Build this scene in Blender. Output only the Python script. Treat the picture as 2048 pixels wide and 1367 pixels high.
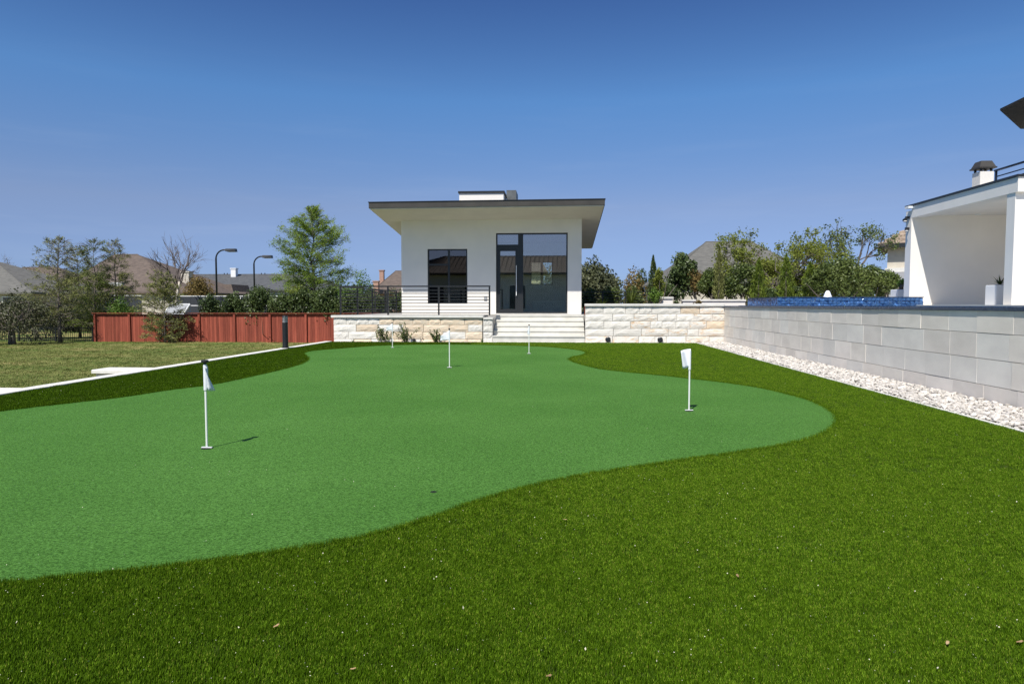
import bpy, bmesh, math, random
import numpy as np
from mathutils import Vector, noise as mnoise
from mathutils.geometry import tessellate_polygon

for o in list(bpy.data.objects):
    bpy.data.objects.remove(o, do_unlink=True)
SC = bpy.context.scene
C = SC.collection
rad = math.radians

# ------------------------------------------------------------------ camera, sky, sun, exposure
EYE = 1.2
F_PX, CX, CY = 1365.0, 1024.0, 683.5            # of the 2048 px wide photograph
PITCH = math.atan(73.5 / F_PX)
YAW = math.atan(91.0 / F_PX)
cam_d = bpy.data.cameras.new('camera')
cam_d.sensor_width = 36.0
cam_d.lens = F_PX / 2048 * 36.0
cam_d.clip_start = 0.05
cam_d.clip_end = 2000.0
cam = bpy.data.objects.new('camera', cam_d)
C.objects.link(cam)
cam.location = (0, 0, EYE)
cam.rotation_euler = (math.pi / 2 - PITCH, 0, YAW)
SC.camera = cam

SUN_DIR = Vector((0.19, 0.50, -0.735)).normalized()   # the way the light travels
SUN_EL = math.asin(-SUN_DIR.z)
SUN_ROT = math.atan2(-SUN_DIR.x, -SUN_DIR.y)
W = bpy.data.worlds.new('World')
SC.world = W
W.use_nodes = True
wn, wl = W.node_tree.nodes, W.node_tree.links
bg = wn['Background']
sky = wn.new('ShaderNodeTexSky')
sky.sky_type = 'NISHITA'
sky.sun_disc = False
sky.sun_elevation = SUN_EL
sky.sun_rotation = SUN_ROT
sky.altitude = 0
sky.air_density = 0.4
sky.dust_density = 0.5
sky.ozone_density = 6.0
# the clear sky's colour by height above the horizon, the same all the way round
w_tc = wn.new('ShaderNodeTexCoord')
w_sep = wn.new('ShaderNodeSeparateXYZ')
w_rmp = wn.new('ShaderNodeValToRGB')
wl.new(w_tc.outputs['Generated'], w_sep.inputs[0])
wl.new(w_sep.outputs['Z'], w_rmp.inputs[0])
for i, (pos, c) in enumerate(((0.0, (0.50, 0.47, 0.54)), (0.022, (0.60, 0.55, 0.58)), (0.137, (1.14, 0.90, 0.76)), (0.28, (0.93, 1.22, 1.21)), (0.40, (0.64, 0.86, 1.04)))):
    e = w_rmp.color_ramp.elements[i] if i < 2 else w_rmp.color_ramp.elements.new(pos)
    e.position = pos
    e.color = (*c, 1)
w_mul = wn.new('ShaderNodeVectorMath')
w_mul.operation = 'MULTIPLY'
wl.new(sky.outputs[0], w_mul.inputs[0])
wl.new(w_rmp.outputs[0], w_mul.inputs[1])
w_map = wn.new('ShaderNodeMapping')
w_map.inputs['Scale'].default_value = (2.2, 2.2, 22.0)
w_map.inputs['Rotation'].default_value = (0.05, 0.03, 0)
wl.new(w_tc.outputs['Generated'], w_map.inputs[0])
w_no = wn.new('ShaderNodeTexNoise')
w_no.inputs['Scale'].default_value = 1.6
w_no.inputs['Detail'].default_value = 8
w_no.inputs['Roughness'].default_value = 0.6
wl.new(w_map.outputs[0], w_no.inputs[0])
w_cl = wn.new('ShaderNodeMapRange')
w_cl.inputs['From Min'].default_value = 0.52
w_cl.inputs['From Max'].default_value = 0.80
w_cl.inputs['To Max'].default_value = 0.07
wl.new(w_no.outputs[0], w_cl.inputs[0])
w_lo = wn.new('ShaderNodeMapRange')
w_lo.inputs['From Min'].default_value = 0.34
w_lo.inputs['From Max'].default_value = 0.12
wl.new(w_sep.outputs['Z'], w_lo.inputs[0])
w_f = wn.new('ShaderNodeMath')
w_f.operation = 'MULTIPLY'
wl.new(w_cl.outputs[0], w_f.inputs[0])
wl.new(w_lo.outputs[0], w_f.inputs[1])
w_mix = wn.new('ShaderNodeMix')
w_mix.data_type = 'RGBA'
w_mix.inputs[7].default_value = (4.2, 4.6, 5.2, 1)
wl.new(w_f.outputs[0], w_mix.inputs[0])
wl.new(w_mul.outputs[0], w_mix.inputs[6])
wl.new(w_mix.outputs[2], bg.inputs[0])
bg.inputs[1].default_value = 0.15

sun_d = bpy.data.lights.new('sun', 'SUN')
sun_d.energy = 4.8
sun_d.angle = rad(0.53)
sun_d.color = (1.0, 0.955, 0.88)
sun = bpy.data.objects.new('sun', sun_d)
C.objects.link(sun)
sun.rotation_mode = 'QUATERNION'
sun.rotation_quaternion = SUN_DIR.to_track_quat('-Z', 'Y')
sun.location = (0, 0, 40)

SC.view_settings.view_transform = 'Standard'
SC.view_settings.look = 'None'
SC.view_settings.exposure = 0.25
SC.view_settings.gamma = 1.0
SC.view_settings.use_curve_mapping = False
SC.render.engine = 'CYCLES'
SC.cycles.max_bounces = 8
SC.cycles.transparent_max_bounces = 12
SC.cycles.use_denoising = True
SC.cycles.denoiser = 'OPENIMAGEDENOISE'
SC.cycles.denoising_input_passes = 'RGB_ALBEDO_NORMAL'
SC.cycles.denoising_prefilter = 'NONE'

# ------------------------------------------------------------------ photograph pixel -> place
_F = Vector((-math.sin(YAW) * math.cos(PITCH), math.cos(YAW) * math.cos(PITCH), -math.sin(PITCH)))
_R = Vector((math.cos(YAW), math.sin(YAW), 0))
_U = _R.cross(_F)


def ray(px, py):
    return _F + _R * ((px - CX) / F_PX) - _U * ((py - CY) / F_PX)


def on_ground(px, py, z=0.0):
    d = ray(px, py)
    t = (z - EYE) / d.z
    return (d.x * t, d.y * t)


def at_y(px, py, Y):
    d = ray(px, py)
    t = Y / d.y
    return (d.x * t, EYE + d.z * t)


def at_x(px, py, X):
    d = ray(px, py)
    t = X / d.x
    return (d.y * t, EYE + d.z * t)


# ------------------------------------------------------------------ materials
def new_mat(name):
    m = bpy.data.materials.new(name)
    m.use_nodes = True
    nt = m.node_tree
    return m, nt, nt.nodes, nt.links, nt.nodes['Principled BSDF']


def mat(name, c1, c2=None, scale=8.0, detail=6.0, rough=0.8, bump=0.0, bscale=None, spec=0.3, metal=0.0,
        rnd=0.0, coords='Object', stretch=(1, 1, 1), lo=0.35, hi=0.65, bdist=0.01):
    """Principled with two colours mixed by noise, optional bump and a brightness spread from object to object."""
    m, nt, n, l, p = new_mat(name)
    p.inputs['Roughness'].default_value = rough
    p.inputs['Specular IOR Level'].default_value = spec
    p.inputs['Metallic'].default_value = metal
    tc = n.new('ShaderNodeTexCoord')
    mp = n.new('ShaderNodeMapping')
    mp.inputs['Scale'].default_value = stretch
    l.new(tc.outputs[coords], mp.inputs[0])
    if rnd or c2:
        oi = n.new('ShaderNodeObjectInfo')
    col = None
    if c2:
        add = n.new('ShaderNodeVectorMath')
        add.operation = 'ADD'
        mul = n.new('ShaderNodeVectorMath')
        mul.operation = 'SCALE'
        mul.inputs[0].default_value = (37, 53, 71)
        l.new(oi.outputs['Random'], mul.inputs['Scale'])
        l.new(mp.outputs[0], add.inputs[0])
        l.new(mul.outputs[0], add.inputs[1])
        no = n.new('ShaderNodeTexNoise')
        no.inputs['Scale'].default_value = scale
        no.inputs['Detail'].default_value = detail
        l.new(add.outputs[0], no.inputs['Vector'])
        cr = n.new('ShaderNodeValToRGB')
        cr.color_ramp.elements[0].position = lo
        cr.color_ramp.elements[0].color = (*c1, 1)
        cr.color_ramp.elements[1].position = hi
        cr.color_ramp.elements[1].color = (*c2, 1)
        l.new(no.outputs[0], cr.inputs[0])
        col = cr.outputs[0]
    if rnd:
        mr = n.new('ShaderNodeMapRange')
        mr.inputs['To Min'].default_value = 1 - rnd
        mr.inputs['To Max'].default_value = 1 + rnd
        l.new(oi.outputs['Random'], mr.inputs[0])
        mx = n.new('ShaderNodeVectorMath')
        mx.operation = 'SCALE'
        if col is None:
            mx.inputs[0].default_value = c1
        else:
            l.new(col, mx.inputs[0])
        l.new(mr.outputs[0], mx.inputs['Scale'])
        col = mx.outputs[0]
    if col is None:
        p.inputs['Base Color'].default_value = (*c1, 1)
    else:
        l.new(col, p.inputs['Base Color'])
    if bump:
        nb = n.new('ShaderNodeTexNoise')
        nb.inputs['Scale'].default_value = bscale or scale * 4
        nb.inputs['Detail'].default_value = 8
        l.new(mp.outputs[0], nb.inputs['Vector'])
        b = n.new('ShaderNodeBump')
        b.inputs['Strength'].default_value = bump
        b.inputs['Distance'].default_value = bdist
        l.new(nb.outputs[0], b.inputs['Height'])
        l.new(b.outputs[0], p.inputs['Normal'])
    return m


def leaf_mat(name, c1, c2, rough=0.5, spec=0.4, trans=0.25, gain=1.0):
    """Leaf surface: each leaf takes its own mix of two colours (attribute tint) and lets some light through."""
    m, nt, n, l, p = new_mat(name)
    a = n.new('ShaderNodeAttribute')
    a.attribute_name = 'tint'
    cr = n.new('ShaderNodeValToRGB')
    cr.color_ramp.elements[0].color = (*[v * gain for v in c1], 1)
    cr.color_ramp.elements[1].color = (*[v * gain for v in c2], 1)
    l.new(a.outputs['Fac'], cr.inputs[0])
    l.new(cr.outputs[0], p.inputs['Base Color'])
    p.inputs['Roughness'].default_value = rough
    p.inputs['Specular IOR Level'].default_value = spec
    tr = n.new('ShaderNodeBsdfTranslucent')
    l.new(cr.outputs[0], tr.inputs[0])
    mix = n.new('ShaderNodeMixShader')
    mix.inputs[0].default_value = trans
    l.new(p.outputs[0], mix.inputs[1])
    l.new(tr.outputs[0], mix.inputs[2])
    l.new(mix.outputs[0], n['Material Output'].inputs[0])
    return m


def glass_mat(name, tint, ior=1.9, refl=1.0):
    m = bpy.data.materials.new(name)
    m.use_nodes = True
    n, l = m.node_tree.nodes, m.node_tree.links
    n.remove(n['Principled BSDF'])
    t = n.new('ShaderNodeBsdfTransparent')
    t.inputs[0].default_value = (*tint, 1)
    g = n.new('ShaderNodeBsdfGlossy')
    g.inputs['Roughness'].default_value = 0.0
    g.inputs[0].default_value = (refl, refl, refl, 1)
    f = n.new('ShaderNodeFresnel')
    f.inputs[0].default_value = ior
    mix = n.new('ShaderNodeMixShader')
    l.new(f.outputs[0], mix.inputs[0])
    l.new(t.outputs[0], mix.inputs[1])
    l.new(g.outputs[0], mix.inputs[2])
    l.new(mix.outputs[0], n['Material Output'].inputs[0])
    return m


M = {}
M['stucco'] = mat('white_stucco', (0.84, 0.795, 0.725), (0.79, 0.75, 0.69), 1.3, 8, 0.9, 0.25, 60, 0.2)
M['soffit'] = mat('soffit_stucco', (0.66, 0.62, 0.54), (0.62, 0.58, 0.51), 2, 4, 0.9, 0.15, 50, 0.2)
M['roof_metal'] = mat('bronze_roof_metal', (0.042, 0.038, 0.033), (0.055, 0.05, 0.043), 3, 4, 0.55, 0, spec=0.4)
M['bronze'] = mat('dark_bronze_frame', (0.018, 0.020, 0.022), None, rough=0.4, spec=0.5)
M['black'] = mat('black_metal', (0.012, 0.013, 0.015), None, rough=0.42, spec=0.5)
M['blue_rail'] = mat('dark_blue_metal', (0.02, 0.03, 0.06), None, rough=0.45, spec=0.5)
M['glass'] = glass_mat('tinted_glass', (0.76, 0.84, 0.82), 2.8, 0.95)
M['screen_glass'] = glass_mat('screened_glass', (0.38, 0.40, 0.39), 2.1, 0.8)
M['lens'] = glass_mat('lamp_glass', (0.96, 0.97, 0.97), 1.4)
M['interior'] = mat('interior_paint', (0.72, 0.70, 0.66), None, rough=0.9)
M['int_floor'] = mat('interior_floor', (0.48, 0.45, 0.40), (0.40, 0.375, 0.34), 3, rough=0.5)
M['wood_brown'] = mat('brown_wood', (0.12, 0.075, 0.045), (0.075, 0.045, 0.028), 6, rough=0.6, stretch=(8, 8, 0.6))
M['paving'] = mat('grey_deck_paving', (0.42, 0.40, 0.36), (0.34, 0.325, 0.30), 3, 8, 0.85, 0.2, 40)
M['cream_paving'] = mat('cream_pool_paving', (0.74, 0.70, 0.62), (0.66, 0.62, 0.55), 3, 8, 0.85, 0.2, 40)
M['cap'] = mat('cast_stone_cap', (0.70, 0.68, 0.63), (0.60, 0.58, 0.53), 4, 8, 0.85, 0.2, 60)
M['step'] = mat('cream_step_stone', (0.68, 0.66, 0.60), (0.58, 0.56, 0.50), 3, 8, 0.85, 0.2, 50)
M['mortar'] = mat('mortar', (0.50, 0.47, 0.42), (0.42, 0.40, 0.36), 14, 8, 0.95, 0.4, 80)
M['stone_white'] = mat('white_limestone', (0.80, 0.76, 0.69), (0.70, 0.655, 0.58), 5, 10, 0.9, 0.35, 18, 0.2, rnd=0.09, bdist=0.02)
M['stone_tan'] = mat('tan_limestone', (0.77, 0.60, 0.43), (0.72, 0.62, 0.48), 4, 10, 0.9, 0.35, 18, 0.2, rnd=0.10, bdist=0.02)
M['stone_rust'] = mat('rust_veined_limestone', (0.80, 0.75, 0.67), (0.72, 0.46, 0.24), 3.2, 10, 0.9, 0.6, 18, 0.2, rnd=0.08, lo=0.5, hi=0.75, bdist=0.03)
M['block'] = mat('sawn_limestone', (0.84, 0.78, 0.69), (0.74, 0.68, 0.60), 1.3, 10, 0.9, 0.3, 45, 0.2, rnd=0.08)
M['block_pink'] = mat('rosy_sawn_limestone', (0.85, 0.785, 0.705), (0.75, 0.69, 0.615), 1.3, 10, 0.9, 0.3, 45, 0.2, rnd=0.06)
M['block_grey'] = mat('grey_sawn_limestone', (0.83, 0.79, 0.715), (0.73, 0.69, 0.63), 1.3, 10, 0.9, 0.3, 45, 0.2, rnd=0.06)
M['block_mortar'] = mat('pale_mortar', (0.78, 0.735, 0.67), None, rough=0.95)
M['curb'] = mat('white_concrete', (0.78, 0.76, 0.70), (0.66, 0.64, 0.58), 6, 8, 0.9, 0.25, 60)
M['pebble'] = mat('white_limestone_rubble', (0.64, 0.60, 0.55), (0.44, 0.405, 0.36), 2.5, 6, 0.9, 0.3, 40, 0.2, rnd=0.28)
M['bed'] = mat('gravel_bed', (0.34, 0.31, 0.27), (0.22, 0.2, 0.175), 30, 8, 0.95, 0.5, 60)
M['pole'] = mat('white_fibreglass', (0.80, 0.80, 0.78), None, rough=0.35, spec=0.5)
M['flag'] = mat('white_flag_cloth', (0.78, 0.80, 0.84), (0.72, 0.74, 0.79), 20, rough=0.8)
M['soil'] = mat('dark_soil', (0.05, 0.04, 0.03), (0.08, 0.06, 0.045), 20, rough=1, bump=0.4)
M['red_wood'] = mat('red_stained_cedar', (0.31, 0.080, 0.050), (0.215, 0.050, 0.032), 4, 8, 0.8, 0.3, 30, 0.2, rnd=0.33, stretch=(6, 6, 0.5))
M['rock_bark'] = mat('grey_bark', (0.17, 0.145, 0.125), (0.10, 0.085, 0.07), 6, 8, 0.9, 0.6, 20, stretch=(3, 3, 0.6))
M['pale_bark'] = mat('pale_bark', (0.62, 0.56, 0.47), (0.40, 0.35, 0.29), 5, 8, 0.85, 0.4, 20, stretch=(2, 2, 0.6))
M['twig'] = mat('twig_bark', (0.16, 0.13, 0.115), (0.11, 0.09, 0.08), 6, 4, 0.9)
M['shingle_brown'] = mat('brown_shingle', (0.155, 0.12, 0.098), (0.105, 0.083, 0.070), 2.2, 8, 0.95, 0.5, 8, stretch=(1, 1, 3))
M['shingle_grey'] = mat('grey_shingle', (0.155, 0.15, 0.135), (0.115, 0.112, 0.103), 2.2, 8, 0.95, 0.5, 8, stretch=(1, 1, 3))
M['shingle_dark'] = mat('slate_shingle', (0.105, 0.108, 0.11), (0.075, 0.078, 0.082), 2.2, 8, 0.95, 0.5, 8, stretch=(1, 1, 3))
M['tile_tan'] = mat('tan_roof_tile', (0.40, 0.32, 0.24), (0.28, 0.21, 0.16), 4, 6, 0.9, 0.3, 20, rnd=0.2)
M['house_wall'] = mat('pale_house_wall', (0.56, 0.51, 0.42), (0.50, 0.45, 0.38), 3, 6, 0.9, 0.3, 30)
M['house_grey'] = mat('grey_house_wall', (0.38, 0.38, 0.40), (0.33, 0.33, 0.35), 3, 6, 0.9)
M['brick'] = mat('pink_brick', (0.42, 0.26, 0.20), (0.33, 0.20, 0.155), 6, 8, 0.9, 0.3, 30, rnd=0.1)
M['siding'] = mat('cream_siding', (0.62, 0.54, 0.33), (0.56, 0.48, 0.29), 4, rough=0.8)
M['white_paint'] = mat('white_paint', (0.8, 0.8, 0.79), None, rough=0.5)
M['windscreen'] = mat('dark_windscreen_mesh', (0.035, 0.04, 0.048), (0.05, 0.055, 0.064), 12, rough=0.9)
M['grey_panel'] = mat('grey_mesh_panel', (0.34, 0.35, 0.36), (0.28, 0.29, 0.30), 8, rough=0.7)
M['dark_window'] = mat('dark_window_glass', (0.03, 0.035, 0.045), None, rough=0.08, spec=0.7)
M['lamp_lens'] = mat('unlit_lamp_lens', (0.7, 0.7, 0.68), None, rough=0.3)
M['planter'] = mat('white_planter', (0.74, 0.75, 0.76), None, rough=0.5)
M['foam'] = mat('bubbling_water', (0.85, 0.88, 0.92), None, rough=0.25, spec=0.6)
M['leaf_debris'] = mat('dry_leaf', (0.26, 0.15, 0.07), (0.42, 0.31, 0.17), 60, rough=0.8, rnd=0.3)
M['petal'] = mat('pale_petal', (0.60, 0.58, 0.42), None, rough=0.8)
M['cup_white'] = mat('white_plastic', (0.8, 0.8, 0.8), None, rough=0.4)
M['dark_rim'] = mat('dark_rim', (0.02, 0.05, 0.015), None)
M['dark_hole'] = mat('dark_cup_liner', (0.01, 0.012, 0.01), None, rough=0.9)

L = {}
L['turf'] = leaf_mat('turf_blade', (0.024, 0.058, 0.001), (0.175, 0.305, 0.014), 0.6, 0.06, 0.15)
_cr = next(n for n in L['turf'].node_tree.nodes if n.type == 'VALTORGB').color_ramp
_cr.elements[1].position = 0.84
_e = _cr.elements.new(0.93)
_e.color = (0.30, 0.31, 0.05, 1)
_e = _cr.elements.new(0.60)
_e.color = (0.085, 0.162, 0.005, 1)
L['cypress'] = leaf_mat('cypress_needles', (0.16, 0.25, 0.028), (0.32, 0.44, 0.07), 0.7, 0.2, 0.35)
L['olive'] = leaf_mat('olive_needles', (0.16, 0.175, 0.055), (0.31, 0.325, 0.11), 0.7, 0.2, 0.3)
L['moss'] = leaf_mat('moss_green_needles', (0.09, 0.13, 0.022), (0.18, 0.235, 0.045), 0.7, 0.2, 0.3)
L['holly'] = leaf_mat('glossy_dark_leaf', (0.028, 0.052, 0.015), (0.115, 0.155, 0.045), 0.45, 0.35, 0.12)
L['shrub'] = leaf_mat('mid_green_leaf', (0.045, 0.075, 0.018), (0.16, 0.20, 0.050), 0.45, 0.35, 0.18)
L['oak'] = leaf_mat('grey_olive_leaf', (0.065, 0.075, 0.036), (0.14, 0.15, 0.07), 0.55, 0.35, 0.15)
L['yellow'] = leaf_mat('yellow_green_leaf', (0.12, 0.155, 0.02), (0.26, 0.29, 0.052), 0.6, 0.3, 0.35)
L['bright'] = leaf_mat('bright_green_leaf', (0.07, 0.14, 0.02), (0.19, 0.30, 0.045), 0.5, 0.35, 0.3)
L['darkoak'] = leaf_mat('dark_olive_leaf', (0.04, 0.046, 0.022), (0.115, 0.122, 0.055), 0.6, 0.3, 0.1)  # dark olive leaf tones of the far left oaks and hedge
L['russet'] = leaf_mat('russet_leaf', (0.13, 0.085, 0.03), (0.24, 0.18, 0.06), 0.7, 0.2, 0.25)
L['conifer'] = leaf_mat('conifer_needles', (0.08, 0.13, 0.014), (0.20, 0.26, 0.035), 0.6, 0.25, 0.2)
L['far'] = leaf_mat('far_tree_leaf', (0.05, 0.075, 0.025), (0.09, 0.12, 0.04), 0.8, 0.2, 0.2)


# ------------------------------------------------------------------ mesh building
class MB:
    """Collects boxes, prisms and tubes into one mesh."""

    def __init__(self):
        self.v, self.f = [], []

    def hexa(self, p):
        b = len(self.v)
        self.v += [tuple(q) for q in p]
        for q in ((0, 3, 2, 1), (4, 5, 6, 7), (0, 1, 5, 4), (1, 2, 6, 5), (2, 3, 7, 6), (3, 0, 4, 7)):
            self.f.append(tuple(b + i for i in q))
        return self

    def box(self, x0, x1, y0, y1, z0, z1):
        return self.hexa([(x0, y0, z0), (x1, y0, z0), (x1, y1, z0), (x0, y1, z0),
                          (x0, y0, z1), (x1, y0, z1), (x1, y1, z1), (x0, y1, z1)])

    def cbox(self, x0, x1, y0, y1, z0, z1, c=0.01):
        """A box whose top edges and upright edges are chamfered."""
        b = len(self.v)

        def ring(i, z):
            return [(x0 + i + c, y0 + i, z), (x1 - i - c, y0 + i, z), (x1 - i, y0 + i + c, z), (x1 - i, y1 - i - c, z),
                    (x1 - i - c, y1 - i, z), (x0 + i + c, y1 - i, z), (x0 + i, y1 - i - c, z), (x0 + i, y0 + i + c, z)]
        rs = [ring(0, z0), ring(0, z1 - c), ring(c, z1)]
        for r in rs:
            self.v += r
        for k in range(2):
            for i in range(8):
                j = (i + 1) % 8
                self.f.append((b + k * 8 + i, b + k * 8 + j, b + k * 8 + 8 + j, b + k * 8 + 8 + i))
        self.f.append(tuple(b + 16 + i for i in range(8)))
        self.f.append(tuple(b + i for i in reversed(range(8))))
        return self

    def prism(self, pts, z0, z1):
        b, n = len(self.v), len(pts)
        self.v += [(x, y, z0) for x, y in pts] + [(x, y, z1) for x, y in pts]
        self.f.append(tuple(b + i for i in reversed(range(n))))
        self.f.append(tuple(b + n + i for i in range(n)))
        for i in range(n):
            j = (i + 1) % n
            self.f.append((b + i, b + j, b + n + j, b + n + i))
        return self

    def poly(self, pts):
        b = len(self.v)
        self.v += [tuple(p) for p in pts]
        self.f.append(tuple(range(b, b + len(pts))))
        return self

    def tube(self, pts, rads, n=6, cap=True):
        pts = [Vector(p) for p in pts]
        b = len(self.v)
        up = None
        for i, p in enumerate(pts):
            t = (pts[min(i + 1, len(pts) - 1)] - pts[max(i - 1, 0)])
            if t.length < 1e-9:
                t = Vector((0, 0, 1))
            t.normalize()
            if up is None:
                up = Vector((1, 0, 0)) if abs(t.x) < 0.9 else Vector((0, 1, 0))
            u = (up - t * up.dot(t)).normalized()
            w = t.cross(u)
            up = u
            r = rads[i] if isinstance(rads, (list, tuple)) else rads
            for k in range(n):
                a = 2 * math.pi * k / n
                q = p + u * (math.cos(a) * r) + w * (math.sin(a) * r)
                self.v.append((q.x, q.y, q.z))
        for i in range(len(pts) - 1):
            for k in range(n):
                k2 = (k + 1) % n
                self.f.append((b + i * n + k, b + i * n + k2, b + (i + 1) * n + k2, b + (i + 1) * n + k))
        if cap:
            self.f.append(tuple(b + k for k in reversed(range(n))))
            e = b + (len(pts) - 1) * n
            self.f.append(tuple(e + k for k in range(n)))
        return self

    def lathe(self, c, prof, n=16):
        """prof: (radius, z) pairs, closed at both ends."""
        b = len(self.v)
        for r, z in prof:
            for k in range(n):
                a = 2 * math.pi * k / n
                self.v.append((c[0] + r * math.cos(a), c[1] + r * math.sin(a), c[2] + z))
        m = len(prof)
        for i in range(m - 1):
            for k in range(n):
                k2 = (k + 1) % n
                self.f.append((b + i * n + k, b + i * n + k2, b + (i + 1) * n + k2, b + (i + 1) * n + k))
        self.f.append(tuple(b + k for k in reversed(range(n))))
        self.f.append(tuple(b + (m - 1) * n + k for k in range(n)))
        return self


def world_off(o):
    v = Vector((0, 0, 0))
    while o is not None:
        v += o.location
        o = o.parent
    return v


def link(name, me, m, parent=None, loc=None):
    o = bpy.data.objects.new(name, me)
    C.objects.link(o)
    if m is not None and not me.materials:
        me.materials.append(m)
    if parent is not None:
        o.parent = parent
    if loc is not None:
        o.location = loc
    return o


def build(name, mb, m, parent=None, smooth=False, recalc=False):
    off = world_off(parent)
    me = bpy.data.meshes.new(name)
    me.from_pydata([(x - off.x, y - off.y, z - off.z) for x, y, z in mb.v], [], mb.f)
    if recalc:
        bm = bmesh.new()
        bm.from_mesh(me)
        bmesh.ops.recalc_face_normals(bm, faces=bm.faces)
        bm.to_mesh(me)
        bm.free()
    if smooth:
        me.polygons.foreach_set('use_smooth', [True] * len(me.polygons))
    me.update()
    return link(name, me, m, parent)


def tag(o, label=None, cat=None, group=None, kind=None):
    if label:
        o['label'] = label
    if cat:
        o['category'] = cat
    if group:
        o['group'] = group
    if kind:
        o['kind'] = kind
    return o


def thing(name, label, cat, loc, group=None):
    o = bpy.data.objects.new(name, None)
    C.objects.link(o)
    o.location = loc
    o.empty_display_size = 0.2
    return tag(o, label, cat, group)


def structure(name, mb, m, label, cat, parent=None):
    o = build(name, mb, m, parent)
    if parent is None:
        tag(o, label, cat, None, 'structure')
    return o


def frame_mb(x0, x1, z0, z1, y0, y1, w):
    return MB().box(x0, x1, y0, y1, z0, z0 + w).box(x0, x1, y0, y1, z1 - w, z1) \
        .box(x0, x0 + w, y0, y1, z0 + w, z1 - w).box(x1 - w, x1, y0, y1, z0 + w, z1 - w)


# ------------------------------------------------------------------ foliage
def leaf_object(name, P, size, m, rng, parent=None, T=None, elong=1.7, spread=1.0, tint=None, out=None):
    """One mesh of many small leaf faces. P: points (n,3); T: preferred leaf direction or None; out: outward vectors."""
    P = np.asarray(P, float)
    n = len(P)
    off = np.array(world_off(parent))
    t = rng.normal(size=(n, 3))
    if T is not None:
        t = np.asarray(T, float) + t * spread
    t /= np.linalg.norm(t, axis=1, keepdims=True) + 1e-9
    r = rng.normal(size=(n, 3))
    if out is not None:
        r = r * 0.8 + np.asarray(out)
    b = np.cross(t, r)
    b /= np.linalg.norm(b, axis=1, keepdims=True) + 1e-9
    s = size * rng.uniform(0.6, 1.35, n)[:, None]
    V = np.empty((n, 4, 3))
    nn = np.cross(t, b)
    V[:, 0] = P - t * s * 0.5
    V[:, 1] = P + b * s * 0.5 / elong + nn * s * 0.08
    V[:, 2] = P + t * s * 0.5
    V[:, 3] = P - b * s * 0.5 / elong + nn * s * 0.08
    V -= off
    me = bpy.data.meshes.new(name)
    me.vertices.add(4 * n)
    me.vertices.foreach_set('co', V.reshape(-1))
    me.loops.add(4 * n)
    me.loops.foreach_set('vertex_index', np.arange(4 * n, dtype=np.int32))
    me.polygons.add(n)
    me.polygons.foreach_set('loop_start', np.arange(0, 4 * n, 4, dtype=np.int32))
    me.update(calc_edges=True)
    at = me.attributes.new('tint', 'FLOAT', 'FACE')
    tv = rng.uniform(0, 1, n) if tint is None else np.clip(np.asarray(tint) + rng.normal(0, 0.16, n), 0, 1)
    at.data.foreach_set('value', tv.astype(np.float32))
    return link(name, me, m, parent)


def blob_points(rng, n, center, radii, lumps=14, lump_r=0.34, shell=0.75):
    """Leaf points in a lumpy crown: clumps placed over an ellipsoid, leaves mostly near the clumps' outsides."""
    center, radii = np.array(center, float), np.array(radii, float)
    d = rng.normal(size=(lumps, 3))
    d /= np.linalg.norm(d, axis=1, keepdims=True)
    d[:, 2] = np.where(d[:, 2] < -0.55, -d[:, 2], d[:, 2])
    lc = d * rng.uniform(0.35, 0.8, (lumps, 1))
    lr = lump_r * rng.uniform(0.7, 1.35, lumps)
    lc[0] = (rng.normal() * 0.12, rng.normal() * 0.12, 0.98 - lr[0])
    which = rng.integers(0, lumps, n)
    u = rng.normal(size=(n, 3))
    u /= np.linalg.norm(u, axis=1, keepdims=True)
    rr = np.where(rng.uniform(0, 1, n) < shell, rng.uniform(0.75, 1.08, n), rng.uniform(0.1, 0.8, n))
    q = lc[which] + u * (lr[which] * rr)[:, None]
    ltint = rng.uniform(0.2, 0.8, lumps)
    return center + q * radii, u, ltint[which]


def wobble_line(rng, p, d, length, n, bend=0.12, rise=0.0):
    p, d = np.array(p, float), np.array(d, float)
    d /= np.linalg.norm(d)
    pts = [p.copy()]
    for i in range(n):
        d = d + rng.normal(size=3) * bend
        d[2] += rise
        d /= np.linalg.norm(d)
        p = p + d * length / n
        pts.append(p.copy())
    return pts


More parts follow.
